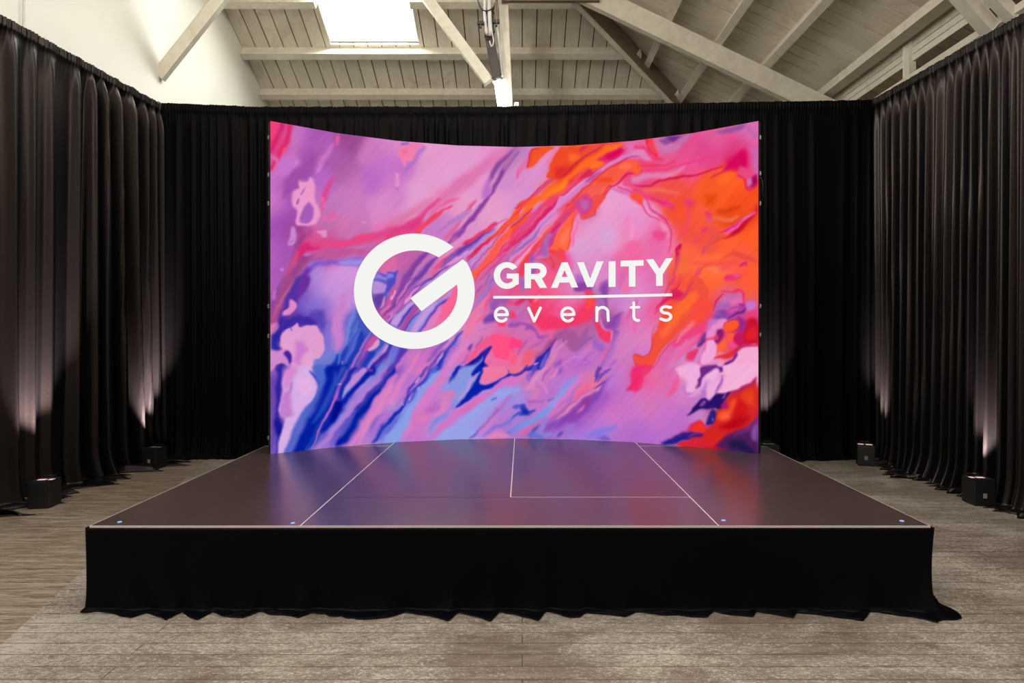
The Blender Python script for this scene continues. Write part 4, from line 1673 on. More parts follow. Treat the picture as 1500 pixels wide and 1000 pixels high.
# roof timbers
def timber(name, bm, label, cat, group=None, mat='beam'):
    o = obj(name, bm, M[mat]); return tag(o, label, cat, group)
for yy, segs, labs in (
    (11.57, [(XL, hip_x(11.57))], ['lowest white purlin of the back roof slope, just above the back drapes']),
    (10.79, [(XL, hip_x(10.79))], ['white purlin running along the bottom edge of the skylight']),
    (9.94, [(XL, SKY['x'][0] - .002), (SKY['x'][1] + .002, hip_x(9.94))], ['short white purlin at the top of the frame left of the skylight', 'white purlin at the top of the frame right of the skylight']),
    (9.1, [(XL, SKY['x'][0] - .03), (SKY['x'][1] + .03, hip_x(9.1))], [None, None])):
    for (xa, xb), lab in zip(segs, labs):
        if lab is None: continue
        timber('roof_purlin', beam_bm((xa, yy, zback(yy) - .002), (xb, yy, zback(yy) - .002), .11, .17, UPB), lab, 'roof beam', 'purlins of the back roof slope')
for i, (xx, lab) in enumerate(((2.27, 'right-slope purlin nearest the hip rafter, shortest of the row'), (3.02, 'second right-slope purlin counted from the hip rafter'), (3.74, 'third right-slope purlin, next to the thick eaves beam'))):
    ye = hip_y(xx) - .05
    timber('roof_purlin', beam_bm((xx, 3.0, zright(xx) - .002), (xx, ye, zright(xx) - .002), .10, .17, UPR), lab, 'roof beam', 'purlins of the right roof slope')
timber('eaves_beam', beam_bm((4.625, 3.0, zright(4.625) - .004), (4.625, 13.2, zright(4.625) - .004), .17, .125, (0, 0, 1)), 'thick long white beam running along the foot of the right roof slope', 'roof beam')
# hip rafter between the two slopes
h0 = Vector((.25, 9.13, zback(9.13))); h1 = Vector((hip_x(12.85), 12.85, zback(12.85)))
hr = timber('hip_rafter', beam_bm(h0 - Vector((0, 0, .03)), h1 - Vector((0, 0, .03)), .07, .31), 'diagonal hip rafter with a pale edge and brown side where the slopes meet', 'roof beam', mat='rough_wood')
tt = (h1 - h0).normalized(); ss = tt.cross(Vector((0, 0, 1))).normalized(); uu = ss.cross(tt)
o = obj('edge_strip', beam_bm(h0 - Vector((0, 0, .03)) - uu * .312, h1 - Vector((0, 0, .03)) - uu * .312, .074, .022), M['beam'], hr); o['label'] = 'pale lower edge'  # paler strip along the underside of the rafter
# truss rafter under the right slope, collar and king post, all in one plane
TY = 9.28
def tr(x): return zright(x) - .192
timber('truss_rafter', beam_bm((.72, TY, tr(.72)), (4.75, TY, tr(4.75)), .10, .30, (.433, 0, .9)), 'broad sloping truss rafter crossing below the right purlins', 'roof beam')
timber('collar_beam', beam_bm((-.30, TY - .08, 6.75), (1.15, TY - .08, 6.75), .06, .22), 'dark brown horizontal collar beam at the top edge above the screen', 'roof beam', mat='rough_wood')
p0, p1 = at(737.3, 4, TY), at(745.6, 158, TY)
bm = nb(); a, b_ = p0, p1
box_t = beam_bm(a + Vector((0, -.04, .03)), b_ + Vector((0, -.04, -.25)), .14, .12, (0, -1, 0), bm=bm)
timber('king_post', bm, 'white upright post dropping from the collar beam beside the lit tube', 'roof beam')
d0, d1 = at(618, -25, TY - .05), at(722, 116, TY - .05)
timber('roof_brace', beam_bm(d0, d1, .12, .15, (1, 0, 1.2)), 'white brace slanting down to the foot of the lit tube fitting', 'brace')
# wall brace on the left with its foot on the white wall
BY = 8.32
timber('roof_brace', beam_bm((-4.985, BY, 5.102), (-3.3, BY, 7.226), .075, .165, (-1, 0, .8)), 'white timber brace whose foot meets the white wall above the left drapes', 'brace')
timber('roof_brace', beam_bm(at(966, 70, 10.75), at(1034, 156, 12.0), .07, .09, (1, 0, 1)), 'thin brown strut behind the hip rafter', 'brace', mat='rough_wood')
timber('roof_brace', beam_bm(at(1400, -28, 6.1), at(1456, 36, 6.2), .13, .12, (1, 0, 1)), 'grey-white brace coming down to the ledge over the right drapes', 'brace')
timber('roof_brace', beam_bm(at(1452, -20, 5.95), at(1490, 20, 6.0), .10, .10, (1, 0, 1)), 'short pale brace in the top right corner of the photo', 'brace')
timber('eaves_stud', beam_bm((4.765, 7.62, 5.16), (4.765, 7.62, 4.76), .13, .07, (-1, 0, 0)), 'short white stud standing on the ledge below the eaves beam', 'stud')
# conduit on the white wall
tag(obj('conduit_pipe', tube_bm([(XL + .02, 6.02, .0), (XL + .02, 6.02, 9.2)], .009, 8), M['white_pipe'], smooth=True), 'thin white conduit pipe running up the white wall at far left', 'pipe')

# ------------------------------------------------------------------ hanging light fitting and cables by the post
LY = 9.1
root = thing('strip_light', 'hanging light fitting with a dark case and a lit white tube beside the post', 'lamp', at(726, 100, LY))
obj('light_case', beam_bm(at(716.5, 52, LY), at(727.5, 112, LY), .135, .06, (0, -1, 0)), M['darkbrown'], root)
obj('lamp_tube', beam_bm(at(731.5, 118, LY - .02), at(737.5, 158, LY - .02), .165, .05, (0, -1, 0), .015), M['tube'], root)
obj('bracket', beam_bm(at(725, 106, LY + .04), at(734, 122, LY + .04), .07, .03, (0, -1, 0)), M['steel'], root)
tag(obj('conduit_pipe', tube_bm([at(724, -20, LY + .03), at(729, 40, LY + .03), at(736, 112, LY + .03)], .018, 8), M['white_pipe'], smooth=True), 'thin white pipe squeezed between the dark lamp case and the post', 'pipe')
root = thing('cable_bundle', 'tangle of dark cables and pale pipes hanging above the lamp case', 'cables', at(715, 20, LY))
cabs = [([(712, -20), (709, 8), (714, 25), (711, 52)], .014, 'rubber'), ([(722, -20), (727, 10), (720, 26), (724, 48)], .012, 'rubber'),
        ([(705, -20), (700, 0), (706, 14), (718, 18), (728, 2), (722, -20)], .010, 'rubber'), ([(716, -20), (717, 14), (719, 52)], .030, 'white_pipe'),
        ([(711, -15), (710, 20), (713, 50)], .020, 'white_pipe'), ([(729, -20), (726, 14), (728, 34)], .022, 'rough_wood'),
        ([(697, -12), (703, 9), (712, 16), (724, 9), (730, -10)], .009, 'rubber'), ([(720, 44), (723, 60), (720, 68), (717, 60)], .008, 'white_pipe')]
for k, (pp, r, mt) in enumerate(cabs):
    o = obj('cable', tube_bm(smooth_path([at(a, b_, LY - .05 - .012 * k) for a, b_ in pp]), r, 8), M[mt], root, True)
    if mt == 'white_pipe': o['label'] = 'pale conduit'
for (a, b_) in ((704, 34), (727, 32)):
    bm = nb(); c = at(a, b_, LY - .1); box(bm, c - Vector((.05, .03, .025)), c + Vector((.05, .03, .025)), .012); box(bm, c - Vector((.015, .02, .07)), c + Vector((.015, .02, .02)), .008)
    obj('clamp', bm, M['rubber'], root)

# ------------------------------------------------------------------ stage
SX = [-2.510, -1.288, -.079, 1.140, 2.367]; SY0, SYm, SY1, SY2 = 3.5625, 4.17, 6.0, 6.61; SZ = .49
stage = thing('stage_platform', 'low modular stage with dark glossy brown-black deck and pale seams', 'stage', ((SX[0] + SX[4]) / 2, SY0, 0))
decks = [(-2.02, SX[1], SY1, SY2), (SX[3], 1.90, SY1, SY2), (SX[0], SX[1], SY0, SY1), (SX[3], SX[4], SY0, SY1), (SX[1], SX[3], SY0, SYm), (SX[1], SX[2], SYm, SY2), (SX[2], SX[3], SYm, SY2)]
for (x0, x1, y0, y1) in decks:
    e = .0032
    bm = nb(); box(bm, (x0 + e, y0 + e, SZ - .05), (x1 - e, y1 - e, SZ)); d = obj('deck_panel', bm, M['deck'], stage)
    bm = nb(); t = .0032
    strips = [((x0, y0), (x1, y0 + t)), ((x0, y1 - t), (x1, y1)), ((x0, y0 + t), (x0 + t, y1 - t)), ((x1 - t, y0 + t), (x1, y1 - t))]
    if y1 == SYm: strips.pop(1)
    if y0 == SYm and x0 < -1: strips.pop(0)
    for lo, hi in strips:
        box(bm, (*lo, SZ - .09), (*hi, SZ + .0006))
    o = obj('edge_trim', bm, M['alu'], d)
for (cx, cy) in ((SX[0] + .13, SY0 + .07), (SX[1] - .06, SY0 + .05), (SX[3] + .06, SY0 + .10), (SX[4] - .11, SY0 + .09)):
    bm = nb(); bmesh.ops.create_cone(bm, cap_ends=True, segments=20, radius1=.013, radius2=.012, depth=.003, matrix=Matrix.Translation((cx, cy, SZ + .0015)))
    o = obj('lock_cap', bm, M['cap'], stage); o['label'] = 'small blue cap on the deck'
lb = []
for lx in SX:
    for ly in (SY0 + .12, SYm + .06, SY1 - .1):
        bm = nb(); bmesh.ops.create_cone(bm, cap_ends=True, segments=12, radius1=.024, radius2=.024, depth=SZ - .05, matrix=Matrix.Translation((min(max(lx, SX[0] + .1), SX[4] - .1), ly, (SZ - .05) / 2)))
        obj('leg', bm, M['steel'], stage, True)

# skirt round the front and sides of the stage
def noise1(t, seed):
    t = np.asarray(t, dtype=np.float64); return value_noise(t, np.full_like(t, .5), seed) * 2 - 1
def skirt():
    c = .045; pth = [(SX[0] - .01, 5.98), (SX[0] - .01, SY0 - .012), (SX[4] + .01, SY0 - .012), (SX[4] + .01, 5.98)]
    pts, nrm, s = [], [], []
    acc = 0
    for i in range(3):
        a, b_ = Vector(pth[i]), Vector(pth[i + 1]); L = (b_ - a).length; n = max(2, int(L / .011))
        d = (b_ - a) / L; nn = Vector((d.y, -d.x)) * (1 if True else 1)
        for k in range(n + (1 if i == 2 else 0)):
            p = a + d * L * k / n
            dist0, dist1 = L * k / n, L * (1 - k / n)
            m = nn.copy()
            if i > 0 and dist0 < c:
                pd = (Vector(pth[i]) - Vector(pth[i - 1])).normalized(); pn = Vector((pd.y, -pd.x)); m = nn.lerp(pn, .5 * (1 - dist0 / c))
            if i < 2 and dist1 < c:
                pd = (Vector(pth[i + 2]) - Vector(pth[i + 1])).normalized(); pn = Vector((pd.y, -pd.x)); m = nn.lerp(pn, .5 * (1 - dist1 / c))
            pts.append(p); nrm.append(m.normalized()); s.append(acc + L * k / n)
        acc += L
    P = np.array([(p.x, p.y) for p in pts]); Nn = np.array([(p.x, p.y) for p in nrm]); s = np.array(s)
    # outward = away from the stage centre
    cen = np.array([(SX[0] + SX[4]) / 2, 5.0]); 
    if ((P - cen) * Nn).sum() < 0: Nn = -Nn
    nv = 34; rows = []
    ph = s / .30 + .75 * noise1(s / .55, 3)
    saw = (ph % 1.0)
    tri = np.where(saw < .82, saw / .82, (1 - saw) / .18)          # slow swell, sharp tuck back
    fold = .5 * np.sin(2 * PI * (s / .19 + .8 * noise1(s / .4, 9))) + .4 * noise1(s / .12, 12)
    amp = .55 + .45 * noise1(s / .5, 15)
    LF = SY0
    for j in range(nv):
        v = j / (nv - 1)
        if v <= .82:
            z = (SZ - .0065) * (1 - v / .82) ; q = v / .82
            off = .004 + .010 * fold * q + .055 * tri * amp * q ** 6 + .012 * q ** 2 * noise1(s / .7, 21)
            zz = np.full_like(s, z) + .012 * q ** 8
            slide = np.zeros_like(s)
        else:
            r = (v - .82) / .18
            off = .004 + .010 * fold + .012 * noise1(s / .7, 21) + .055 * tri * amp + r * (.012 + .095 * tri * amp + .022 * np.abs(noise1(s / .09, 31)))
            zz = .010 * (1 - r) + .006 + .014 * np.abs(noise1(s / .06 + r * 1.5, 33)) * (1 - r * .7)
        sL = 5.98 - SY0 + .012; sR = sL + SX[4] - SX[0] + .02
        off = off * (1 - np.exp(-((s - sL) / .10) ** 2) * .72 * min(1, v / .8)) * (1 - np.exp(-((s - sR) / .08) ** 2) * .35 * min(1, v / .8))
        corner = np.exp(-((s - (5.98 - SY0 + .012)) / .05) ** 2) * .15 + np.exp(-((s - (5.98 - SY0 + .012) - (SX[4] - SX[0] + .02)) / .07) ** 2) * 1.3
        off = off + corner * .085 * max(0, (v - .6) / .4) ** 2 - .010 * corner * math.sin(PI * min(v / .82, 1))
        rows.append(np.stack([P[:, 0] + Nn[:, 0] * off, P[:, 1] + Nn[:, 1] * off, zz], -1))
    return grid_mesh('stage_skirt', np.array(rows), len(s), nv)
sk = obj('stage_skirt', skirt(), M['skirt'], None, True); tag(sk, 'plain black cloth skirt hung round the stage front with its hem spread on the floor', 'skirt')
mod = sk.modifiers.new('thick', 'SOLIDIFY'); mod.thickness = .002; mod.offset = 0

# ------------------------------------------------------------------ curved LED wall
R0, CX, YC = 3.5, -.0715, 6.41; HT = 3.04; NC = 8
th = math.asin(2.2275 / R0) / (NC / 2)
KP = [(CX + R0 * math.sin(th * (i - NC / 2)), YC - R0 * (1 - math.cos(th * (i - NC / 2)))) for i in range(NC + 1)]
pxk = [PX + F * p[0] / p[1] for p in KP]
led = thing('led_screen', 'large curved video wall showing pink, blue and orange marbled paint with a white logo', 'screen', (CX, YC, SZ))
img = paint(ART)
imgl = np.where(img <= .04045, img / 12.92, ((img + .055) / 1.055) ** 2.4)
def sample(px, py):
    x = np.clip(px - AX0 - .5, 0, AW - 1.001); y = np.clip(py - AY0 - .5, 0, AH - 1.001)
    x0 = x.astype(int); y0 = y.astype(int); fx = (x - x0)[..., None]; fy = (y - y0)[..., None]
    return (imgl[y0, x0] * (1 - fx) + imgl[y0, x0 + 1] * fx) * (1 - fy) + (imgl[y0 + 1, x0] * (1 - fx) + imgl[y0 + 1, x0 + 1] * fx) * fy
def pic_material():
    m = bpy.data.materials.new('lit_marbled_picture'); m.use_nodes = True; n = m.node_tree; n.nodes.clear()
    o = n.nodes.new('ShaderNodeOutputMaterial'); e = n.nodes.new('ShaderNodeEmission'); a = n.nodes.new('ShaderNodeAttribute'); a.attribute_name = 'picture'
    n.links.new(a.outputs['Color'], e.inputs['Color']); e.inputs['Strength'].default_value = 1.0
    n.links.new(e.outputs[0], o.inputs[0]); return m
NU, NV = 92, 400
cos_, cols_, faces = [], [], []
for i in range(NC):
    a, b_ = np.array(KP[i]), np.array(KP[i + 1])
    u = np.linspace(0, 1, NU)[None, :, None]; z = np.linspace(0, HT, NV)[:, None]
    xy = a + (b_ - a) * u + np.zeros((NV, 1, 1))
    co = np.concatenate([xy, np.broadcast_to(z[..., None], (NV, NU, 1)) + SZ], -1)
    px = PX + F * co[..., 0] / co[..., 1]; py = PY + F * (CH - co[..., 2]) / co[..., 1]
    cos_.append(co.reshape(-1, 3)); cols_.append(sample(px, py).reshape(-1, 3))
    idx = np.arange(NU * NV).reshape(NV, NU) + i * NU * NV
    faces.append(np.stack([idx[:-1, :-1], idx[:-1, 1:], idx[1:, 1:], idx[1:, :-1]], -1).reshape(-1, 4))
co = np.concatenate(cos_); cl = np.concatenate(cols_); q = np.concatenate(faces)
me = bpy.data.meshes.new('display_surface'); me.vertices.add(len(co)); me.vertices.foreach_set('co', co.reshape(-1).astype(np.float32))
me.loops.add(len(q) * 4); me.loops.foreach_set('vertex_index', q.reshape(-1).astype(np.int32)); me.polygons.add(len(q))
me.polygons.foreach_set('loop_start', np.arange(0, len(q) * 4, 4, dtype=np.int32)); me.polygons.foreach_set('loop_total', np.full(len(q), 4, dtype=np.int32))
me.update(calc_edges=True)
at_ = me.color_attributes.new('picture', 'FLOAT_COLOR', 'POINT')
at_.data.foreach_set('color', np.concatenate([cl, np.ones((len(cl), 1))], -1).reshape(-1).astype(np.float32))
me.materials.append(pic_material())
ds = obj('display_surface', me, None, led); ds['label'] = 'marbled paint picture'
for i in range(NC):                                   # cabinets behind the lit face, one column each
    a, b_ = Vector((*KP[i], 0)), Vector((*KP[i + 1], 0)); d = (b_ - a).normalized(); n = Vector((-d.y, d.x, 0))
    if n.y < 0: n = -n
    bm = nb(); qd = [a + n * .004, b_ + n * .004, b_ + n * .085, a + n * .085]
    lo = [bm.verts.new(p + Vector((0, 0, SZ + .001))) for p in qd]; hi = [bm.verts.new(p + Vector((0, 0, SZ + HT - .002))) for p in qd]
    bm.faces.new(lo[::-1]); bm.faces.new(hi)
    for k in range(4): bm.faces.new((lo[k], lo[(k + 1) % 4], hi[(k + 1) % 4], hi[k]))
    obj('cabinet_column', bm, M['panel_back'], led)
for side in (0, 1):
    a, b_ = (Vector((*KP[0], 0)), Vector((*KP[1], 0))) if side == 0 else (Vector((*KP[-1], 0)), Vector((*KP[-2], 0)))
    d = (b_ - a).normalized(); n = Vector((-d.y, d.x, 0)); n = -n if n.y < 0 else n
    for py in ((200, 255, 297, 448, 492, 642) if side == 0 else (200, 253, 297, 448, 490)):
        zc = CH + (PY - py) * a.y / F
        c = a + n * .04 - d * .008 + Vector((0, 0, zc))
        bm = nb(); box(bm, (-.005, -.014, -.020), (.005, .014, .020), .002); box(bm, (-.009, -.004, -.010), (.0, .004, .014), .0015)
        rot = Matrix.Rotation(math.atan2(d.y, d.x), 4, 'Z'); bm.transform(Matrix.Translation(c) @ rot)
        obj('side_latch', bm, M['latch'], led)
a = KP[-1]; ea = Vector((a[0] + .02, a[1] + .05, 0))
cb = tube_bm(smooth_path([ea + Vector((0, .02, 3.06)), ea + Vector((.035, 0, 2.99)), ea + Vector((.045, .02, 2.90)), ea + Vector((.07, .08, 2.84)), ea + Vector((-.01, .14, 2.80))]), .005, 6)
obj('cable', cb, M['rubber'], led, True)

# the logo on the screen: outlines follow the eight flat facets
def to_face(px, py, lift):
    i = min(max(next((k for k in range(NC) if px < pxk[k + 1]), NC - 1), 0), NC - 1)
    a, b_ = Vector(KP[i]), Vector(KP[i + 1]); d = b_ - a; r = (px - PX) / F
    # point a + t d with x = r*y
    t = (r * a.y - a.x) / (d.x - r * d.y); p = a + d * t
    n = Vector((d.y, -d.x)).normalized(); n = n if n.y < 0 else -n
    return Vector((p.x + n.x * lift, p.y + n.y * lift, CH + (PY - py) * p.y / F))
def flat_mesh(polys, lift):
    """polys: list of (outline, holes) in picture pixels"""
    bm = nb()
    for out, holes in polys:
        loops = [[Vector((x, y, 0)) for x, y in out]] + [[Vector((x, y, 0)) for x, y in h] for h in holes]
        flat = [v for l in loops for v in l]
        vs = [bm.verts.new(v) for v in flat]
        for t in tessellate_polygon(loops):
            try: bm.faces.new([vs[k] for k in t])
            except ValueError: pass
    for k in range(1, NC):
        bmesh.ops.bisect_plane(bm, geom=bm.verts[:] + bm.edges[:] + bm.faces[:], plane_co=(pxk[k], 0, 0), plane_no=(1, 0, 0))
    out = nb()
    for f in bm.faces:
        cx = f.calc_center_median().x
        ps = [to_face(v.co.x + (cx - v.co.x) * 1e-4, v.co.y, lift) for v in f.verts]
        try: nf = out.faces.new([out.verts.new(p) for p in ps])
        except ValueError: pass
    bm.free(); bmesh.ops.remove_doubles(out, verts=out.verts[:], dist=.0006)
    for f in out.faces:
        if f.normal.y > 0 : f.normal_flip()
    return out
def arc(cx, cy, rx, ry, a0, a1, n=40):
    return [(cx + rx * math.cos(math.radians(a0 + (a1 - a0) * k / n)), cy - ry * math.sin(math.radians(a0 + (a1 - a0) * k / n))) for k in range(n + 1)]
def stroke(pts, w):
    """constant-width line with round ends"""
    res = []
    for (x0, y0), (x1, y1) in zip(pts[:-1], pts[1:]):
        L = math.hypot(x1 - x0, y1 - y0) or 1; nx, ny = -(y1 - y0) / L * w / 2, (x1 - x0) / L * w / 2
        res.append(([(x0 + nx, y0 + ny), (x1 + nx, y1 + ny), (x1 - nx, y1 - ny), (x0 - nx, y0 - ny)], []))
    for x, y in pts: res.append((arc(x, y, w / 2, w / 2, 0, 342, 19), []))
    return res
em = arc(606.9, 426.4, 88.5, 84.4, 51, 394.7 - 0, 90) 
em = arc(606.9, 426.4, 88.5, 84.4, 49.6, 360 + 33.6, 100)
em = em[:-1] + [(677.6, 379.7), (601.2, 436.6), (617.4, 455.7), (669.4, 416.5)] + arc(607.3, 426.7, 63, 60, 360 + 8, 56.3, 90)
o = obj('logo_emblem', flat_mesh([(em, [])], .003), M['logo'], led); o['label'] = 'white open ring emblem with a slanted bar'
G = (arc(742.6, 403.4, 19.4, 19.6, 38, 360 - 47, 44) + [(759.9, 416.0), (759.9, 400.6), (742.3, 400.6), (742.3, 407.8), (750.6, 407.8), (750.6, 411.9)] + arc(742.9, 403.4, 10.4, 11.4, 313, 44, 30))
Rp = ([(768.5, 385.3), (786, 385.1)] + arc(787.5, 397.0, 13.3, 12.0, 80, -62, 18) + [(801.4, 421.4), (790.8, 421.6), (783.0, 408.9), (777.9, 408.9), (777.9, 422), (768.5, 422.1)])
Rh = [(777.9, 393.2), (785, 393.1)] + arc(786.2, 397.1, 5.4, 4.1, 75, -75, 10) + [(777.9, 401.4)]
Ap = [(807.2, 421.5), (822.9, 384.3), (831.4, 384.1), (846.9, 420.8), (837.2, 421.0), (834.3, 413.6), (819.6, 413.8), (816.8, 421.4)]
Ah = [(822.7, 405.6), (827.0, 395.3), (831.3, 405.5)]
V = [(845.3, 384.1), (855.2, 383.9), (864.6, 407.9), (874.0, 382.8), (884.1, 382.5), (868.9, 420.1), (860.0, 420.4)]
I = [(891.6, 382.8), (901.7, 382.3), (901.7, 420.0), (891.6, 420.2)]
T = [(909.2, 381.8), (942.8, 380.7), (942.8, 388.9), (930.9, 389.4), (930.9, 419.5), (921.2, 419.8), (921.2, 389.9), (909.2, 390.3)]
Yy = [(946.5, 380.0), (957.2, 379.4), (966.2, 393.6), (975.4, 378.4), (985.9, 377.8), (970.9, 401.7), (970.9, 418.3), (961.2, 418.6), (961.2, 402.2)]
for nm, pl in (('G', (G, [])), ('R', (Rp, [Rh])), ('A', (Ap, [Ah])), ('V', (V, [])), ('I', (I, [])), ('T', (T, [])), ('Y', (Yy, []))):
    o = obj('logo_letter', flat_mesh([pl], .003), M['logo'], led); o['label'] = 'bold white capital letter ' + nm
o = obj('logo_line', flat_mesh([([(722.6, 433.2), (850, 432.6), (984.6, 429.6), (984.6, 433.6), (850, 436.6), (722.6, 437.2)], [])], .003), M['logo'], led); o['label'] = 'thin white line between the two words'
W = 4.2
def letter_e(cx, cy): return stroke([(cx - 9, cy + .2), (cx + 9, cy)] + arc(cx, cy, 9.0, 9.7, 0, 318, 26), W)
low = [('e', letter_e(734.5, 460.7)), ('v', stroke([(774.3, 451.4), (782.6, 470.2), (791.6, 451.0)], W)), ('e', letter_e(831.9, 460.4)),
       ('n', stroke([(874.3, 469.8), (874.3, 450.4)], W) + stroke([(874.3, 459.2)] + arc(882.6, 458.4, 8.3, 8.4, 160, 20, 12) + [(891.1, 469.2)], W)),
       ('t', stroke([(928.4, 443.4), (928.4, 463)] + arc(934.2, 463.2, 5.6, 6.0, 180, 285, 9), W) + stroke([(924.4, 450.2), (936.0, 449.7)], 3.7)),
       ('s', stroke([(982.6, 450.0)] + arc(975.4, 453.6, 6.9, 4.7, 50, 262, 14) + arc(975.4, 463.6, 7.4, 5.3, 82, -128, 14) + [(968.0, 466.8)], W))]
for nm, pl in low:
    o = obj('logo_letter', flat_mesh(pl, .003), M['logo'], led); o['label'] = 'thin white lower-case letter ' + nm

# ------------------------------------------------------------------ black drapes
def drape(A, B, ztop, nrm, seed, sp=.19, amp=.05, pool=.16, narrow=1.0):
    ztA, ztB = ztop; ztop = max(ztop)
    A, B, nrm = Vector(A), Vector(B), Vector(nrm); L = (B - A).length; nu = int(L / .0105); s = np.linspace(0, L, nu); d = (B - A) / L
    zs = [ztop, ztop - .012, ztop - .03, ztop - .05, ztop - .07, ztop - .085, ztop - .1] + list(ztop - .1 - (ztop - .14) * (np.linspace(0, 1, 44)[1:] ** 1.15)) + [.02]
    rows = []
    amod = .62 + .5 * noise1(s / .5, seed + 1)
    amod = np.clip(amod, .22, 1.15)
    for z in zs:
        v = 1 - z / ztop
        ph = s / sp + 1.05 * noise1(s / .42, seed + 2) + .25 * noise1(s / .16, seed + 16) + .35 * noise1(s / 1.3 + v * .6, seed + 3) + .22 * v * noise1(s / .6 + v * 1.1, seed + 4)
        g_ = min(1, max(0, (v - .022) / .06)) * narrow; pw = 1.0 + .9 * g_ + (2.8 + 1.2 * noise1(s / .7, seed + 17)) * min(1, v * 2.2) * narrow; f = 2 * ((1 + np.sin(2 * PI * ph)) / 2) ** pw - 1
        f2 = np.sin(2 * PI * (ph * 2.1 + .3)) * .22 + .25 * noise1(s / .07 + v * .4, seed + 5)
        g = min(1, max(0, (v - .022) / .05)) ** .8; big = .62 + .65 * v
        off = amp * (.12 + .88 * g * big) * (f + f2) * amod
        off += (1 - g) * (.004 + .008 * (z > ztop - .09)) * np.sin(2 * PI * s / .036 + 3 * noise1(s / .1, seed + 6)) + .05 * v * noise1(s / 1.1, seed + 7)
        if z > ztop - .09: off = off * .8 + .010
        if z < .35: off = off + (1 - z / .35) ** 2 * .05 * (1 + noise1(s / .35, seed + 8))
        zz = z * (ztA + (ztB - ztA) * s / L) / ztop
        if z > ztop - .02: zz = zz + .006 * noise1(s / .05, seed + 9)
        rows.append(np.stack([A.x + d.x * s + nrm.x * off, A.y + d.y * s + nrm.y * off, zz], -1))
        last = off
    pl = pool * np.clip(.68 + .75 * noise1(s / .33, seed + 10) + .3 * noise1(s / .11, seed + 11), .08, 1.4)
    for r in (.12, .25, .4, .55, .7, .85, 1.0):
        off = last + pl * r
        hump = .055 * math.sin(PI * min(1, r * 1.02)) * np.abs(noise1(s / .13 + r * 2.2, seed + 12)) + .03 * math.sin(PI * r) * np.abs(noise1(s / .045 - r * 1.4, seed + 13))
        zz = .006 + hump * np.clip(pl / .12, .3, 1.2)
        sl = .05 * r * noise1(s / .21 + r, seed + 14)
        rows.append(np.stack([A.x + d.x * (s + sl) + nrm.x * off, A.y + d.y * (s + sl) + nrm.y * off, zz], -1))
    return grid_mesh('drape', np.array(rows), nu, len(rows))
CL, CR = (-4.57, 7.74), (4.42, 7.72)
def pt(a, b_, t): return (a[0] + (b_[0] - a[0]) * t, a[1] + (b_[1] - a[1]) * t)
Lfar, Lnear = CL, (-4.755, 5.40)
dr = [
    ((-4.575, 7.80), (-4.765, 5.30), (4.48, 4.49), (1, .08), 101, .205, .118, .46, 'black drape of the left row next to the corner, lit from below by two lamps'),
    ((-4.775, 5.50), (-4.96 + .12, 2.9), (4.49, 4.49), (1, .08), 131, .20, .118, .42, 'black drape of the left row cut off by the left edge of the photo'),
    ((-4.63, 7.80), (-3.50, 7.78), (4.50, 4.45), (0, -1), 151, .15, .036, .12, 'narrow black drape between the left corner and the stage'),
    ((-3.52, 7.77), (-.07, 7.75), (4.44, 4.435), (0, -1), 171, .16, .034, .12, 'wide black drape behind the left half of the screen'),
    ((-.09, 7.765), (4.47, 7.78), (4.445, 4.53), (0, -1), 191, .21, .024, .14, 'wide black drape behind the right half of the screen'),
    ((4.43, 7.80), (4.50, 5.45), (4.53, 4.46), (-1, 0), 211, .135, .078, .26, 'black drape of the right row next to the corner'),
    ((4.505, 5.46), (4.58, 2.9), (4.46, 4.46), (-1, 0), 231, .14, .078, .28, 'black drape of the right row cut off by the right edge of the photo'),
]
for A, B, zt, n, sd, sp, am, pool, lab in dr:
    o = obj('drape', drape(A, B, zt, n, sd, sp, am, pool), M['drape_shaded' if n == (0, -1) else 'drape'], None, True)
    tag(o, lab, 'curtain', 'black drapes round the stage'); m_ = o.modifiers.new('thick', 'SOLIDIFY'); m_.thickness = .002; m_.offset = 0
def pole(x, y, top, label):
    r = thing('drape_upright', label, 'pole', (x, y, 0), 0, 'uprights of the drape frame')
    obj('pole', tube_bm([(x, y, .012), (x, y, top)], .024, 14), M['steel'] if 'middle' in label else M['black'], r, True)
    bm = nb(); box(bm, (x - .2, y - .2, 0), (x + .2, y + .2, .012), .003); obj('base_plate', bm, M['black'], r)
    bm = nb(); box(bm, (x - .03, y - .03, top - .06), (x + .03, y + .03, top + .02), .01); obj('pole_cap', bm, M['black'] if 'middle' not in label else M['steel'], r)
pole(-4.70, 7.93, 4.54, 'black pole in the left corner of the drapes'); pole(-.075, 7.93, 4.53, 'steel pole behind the middle of the back drapes, its tip showing'); pole(4.56, 7.93, 4.50, 'black pole in the right corner of the drapes')

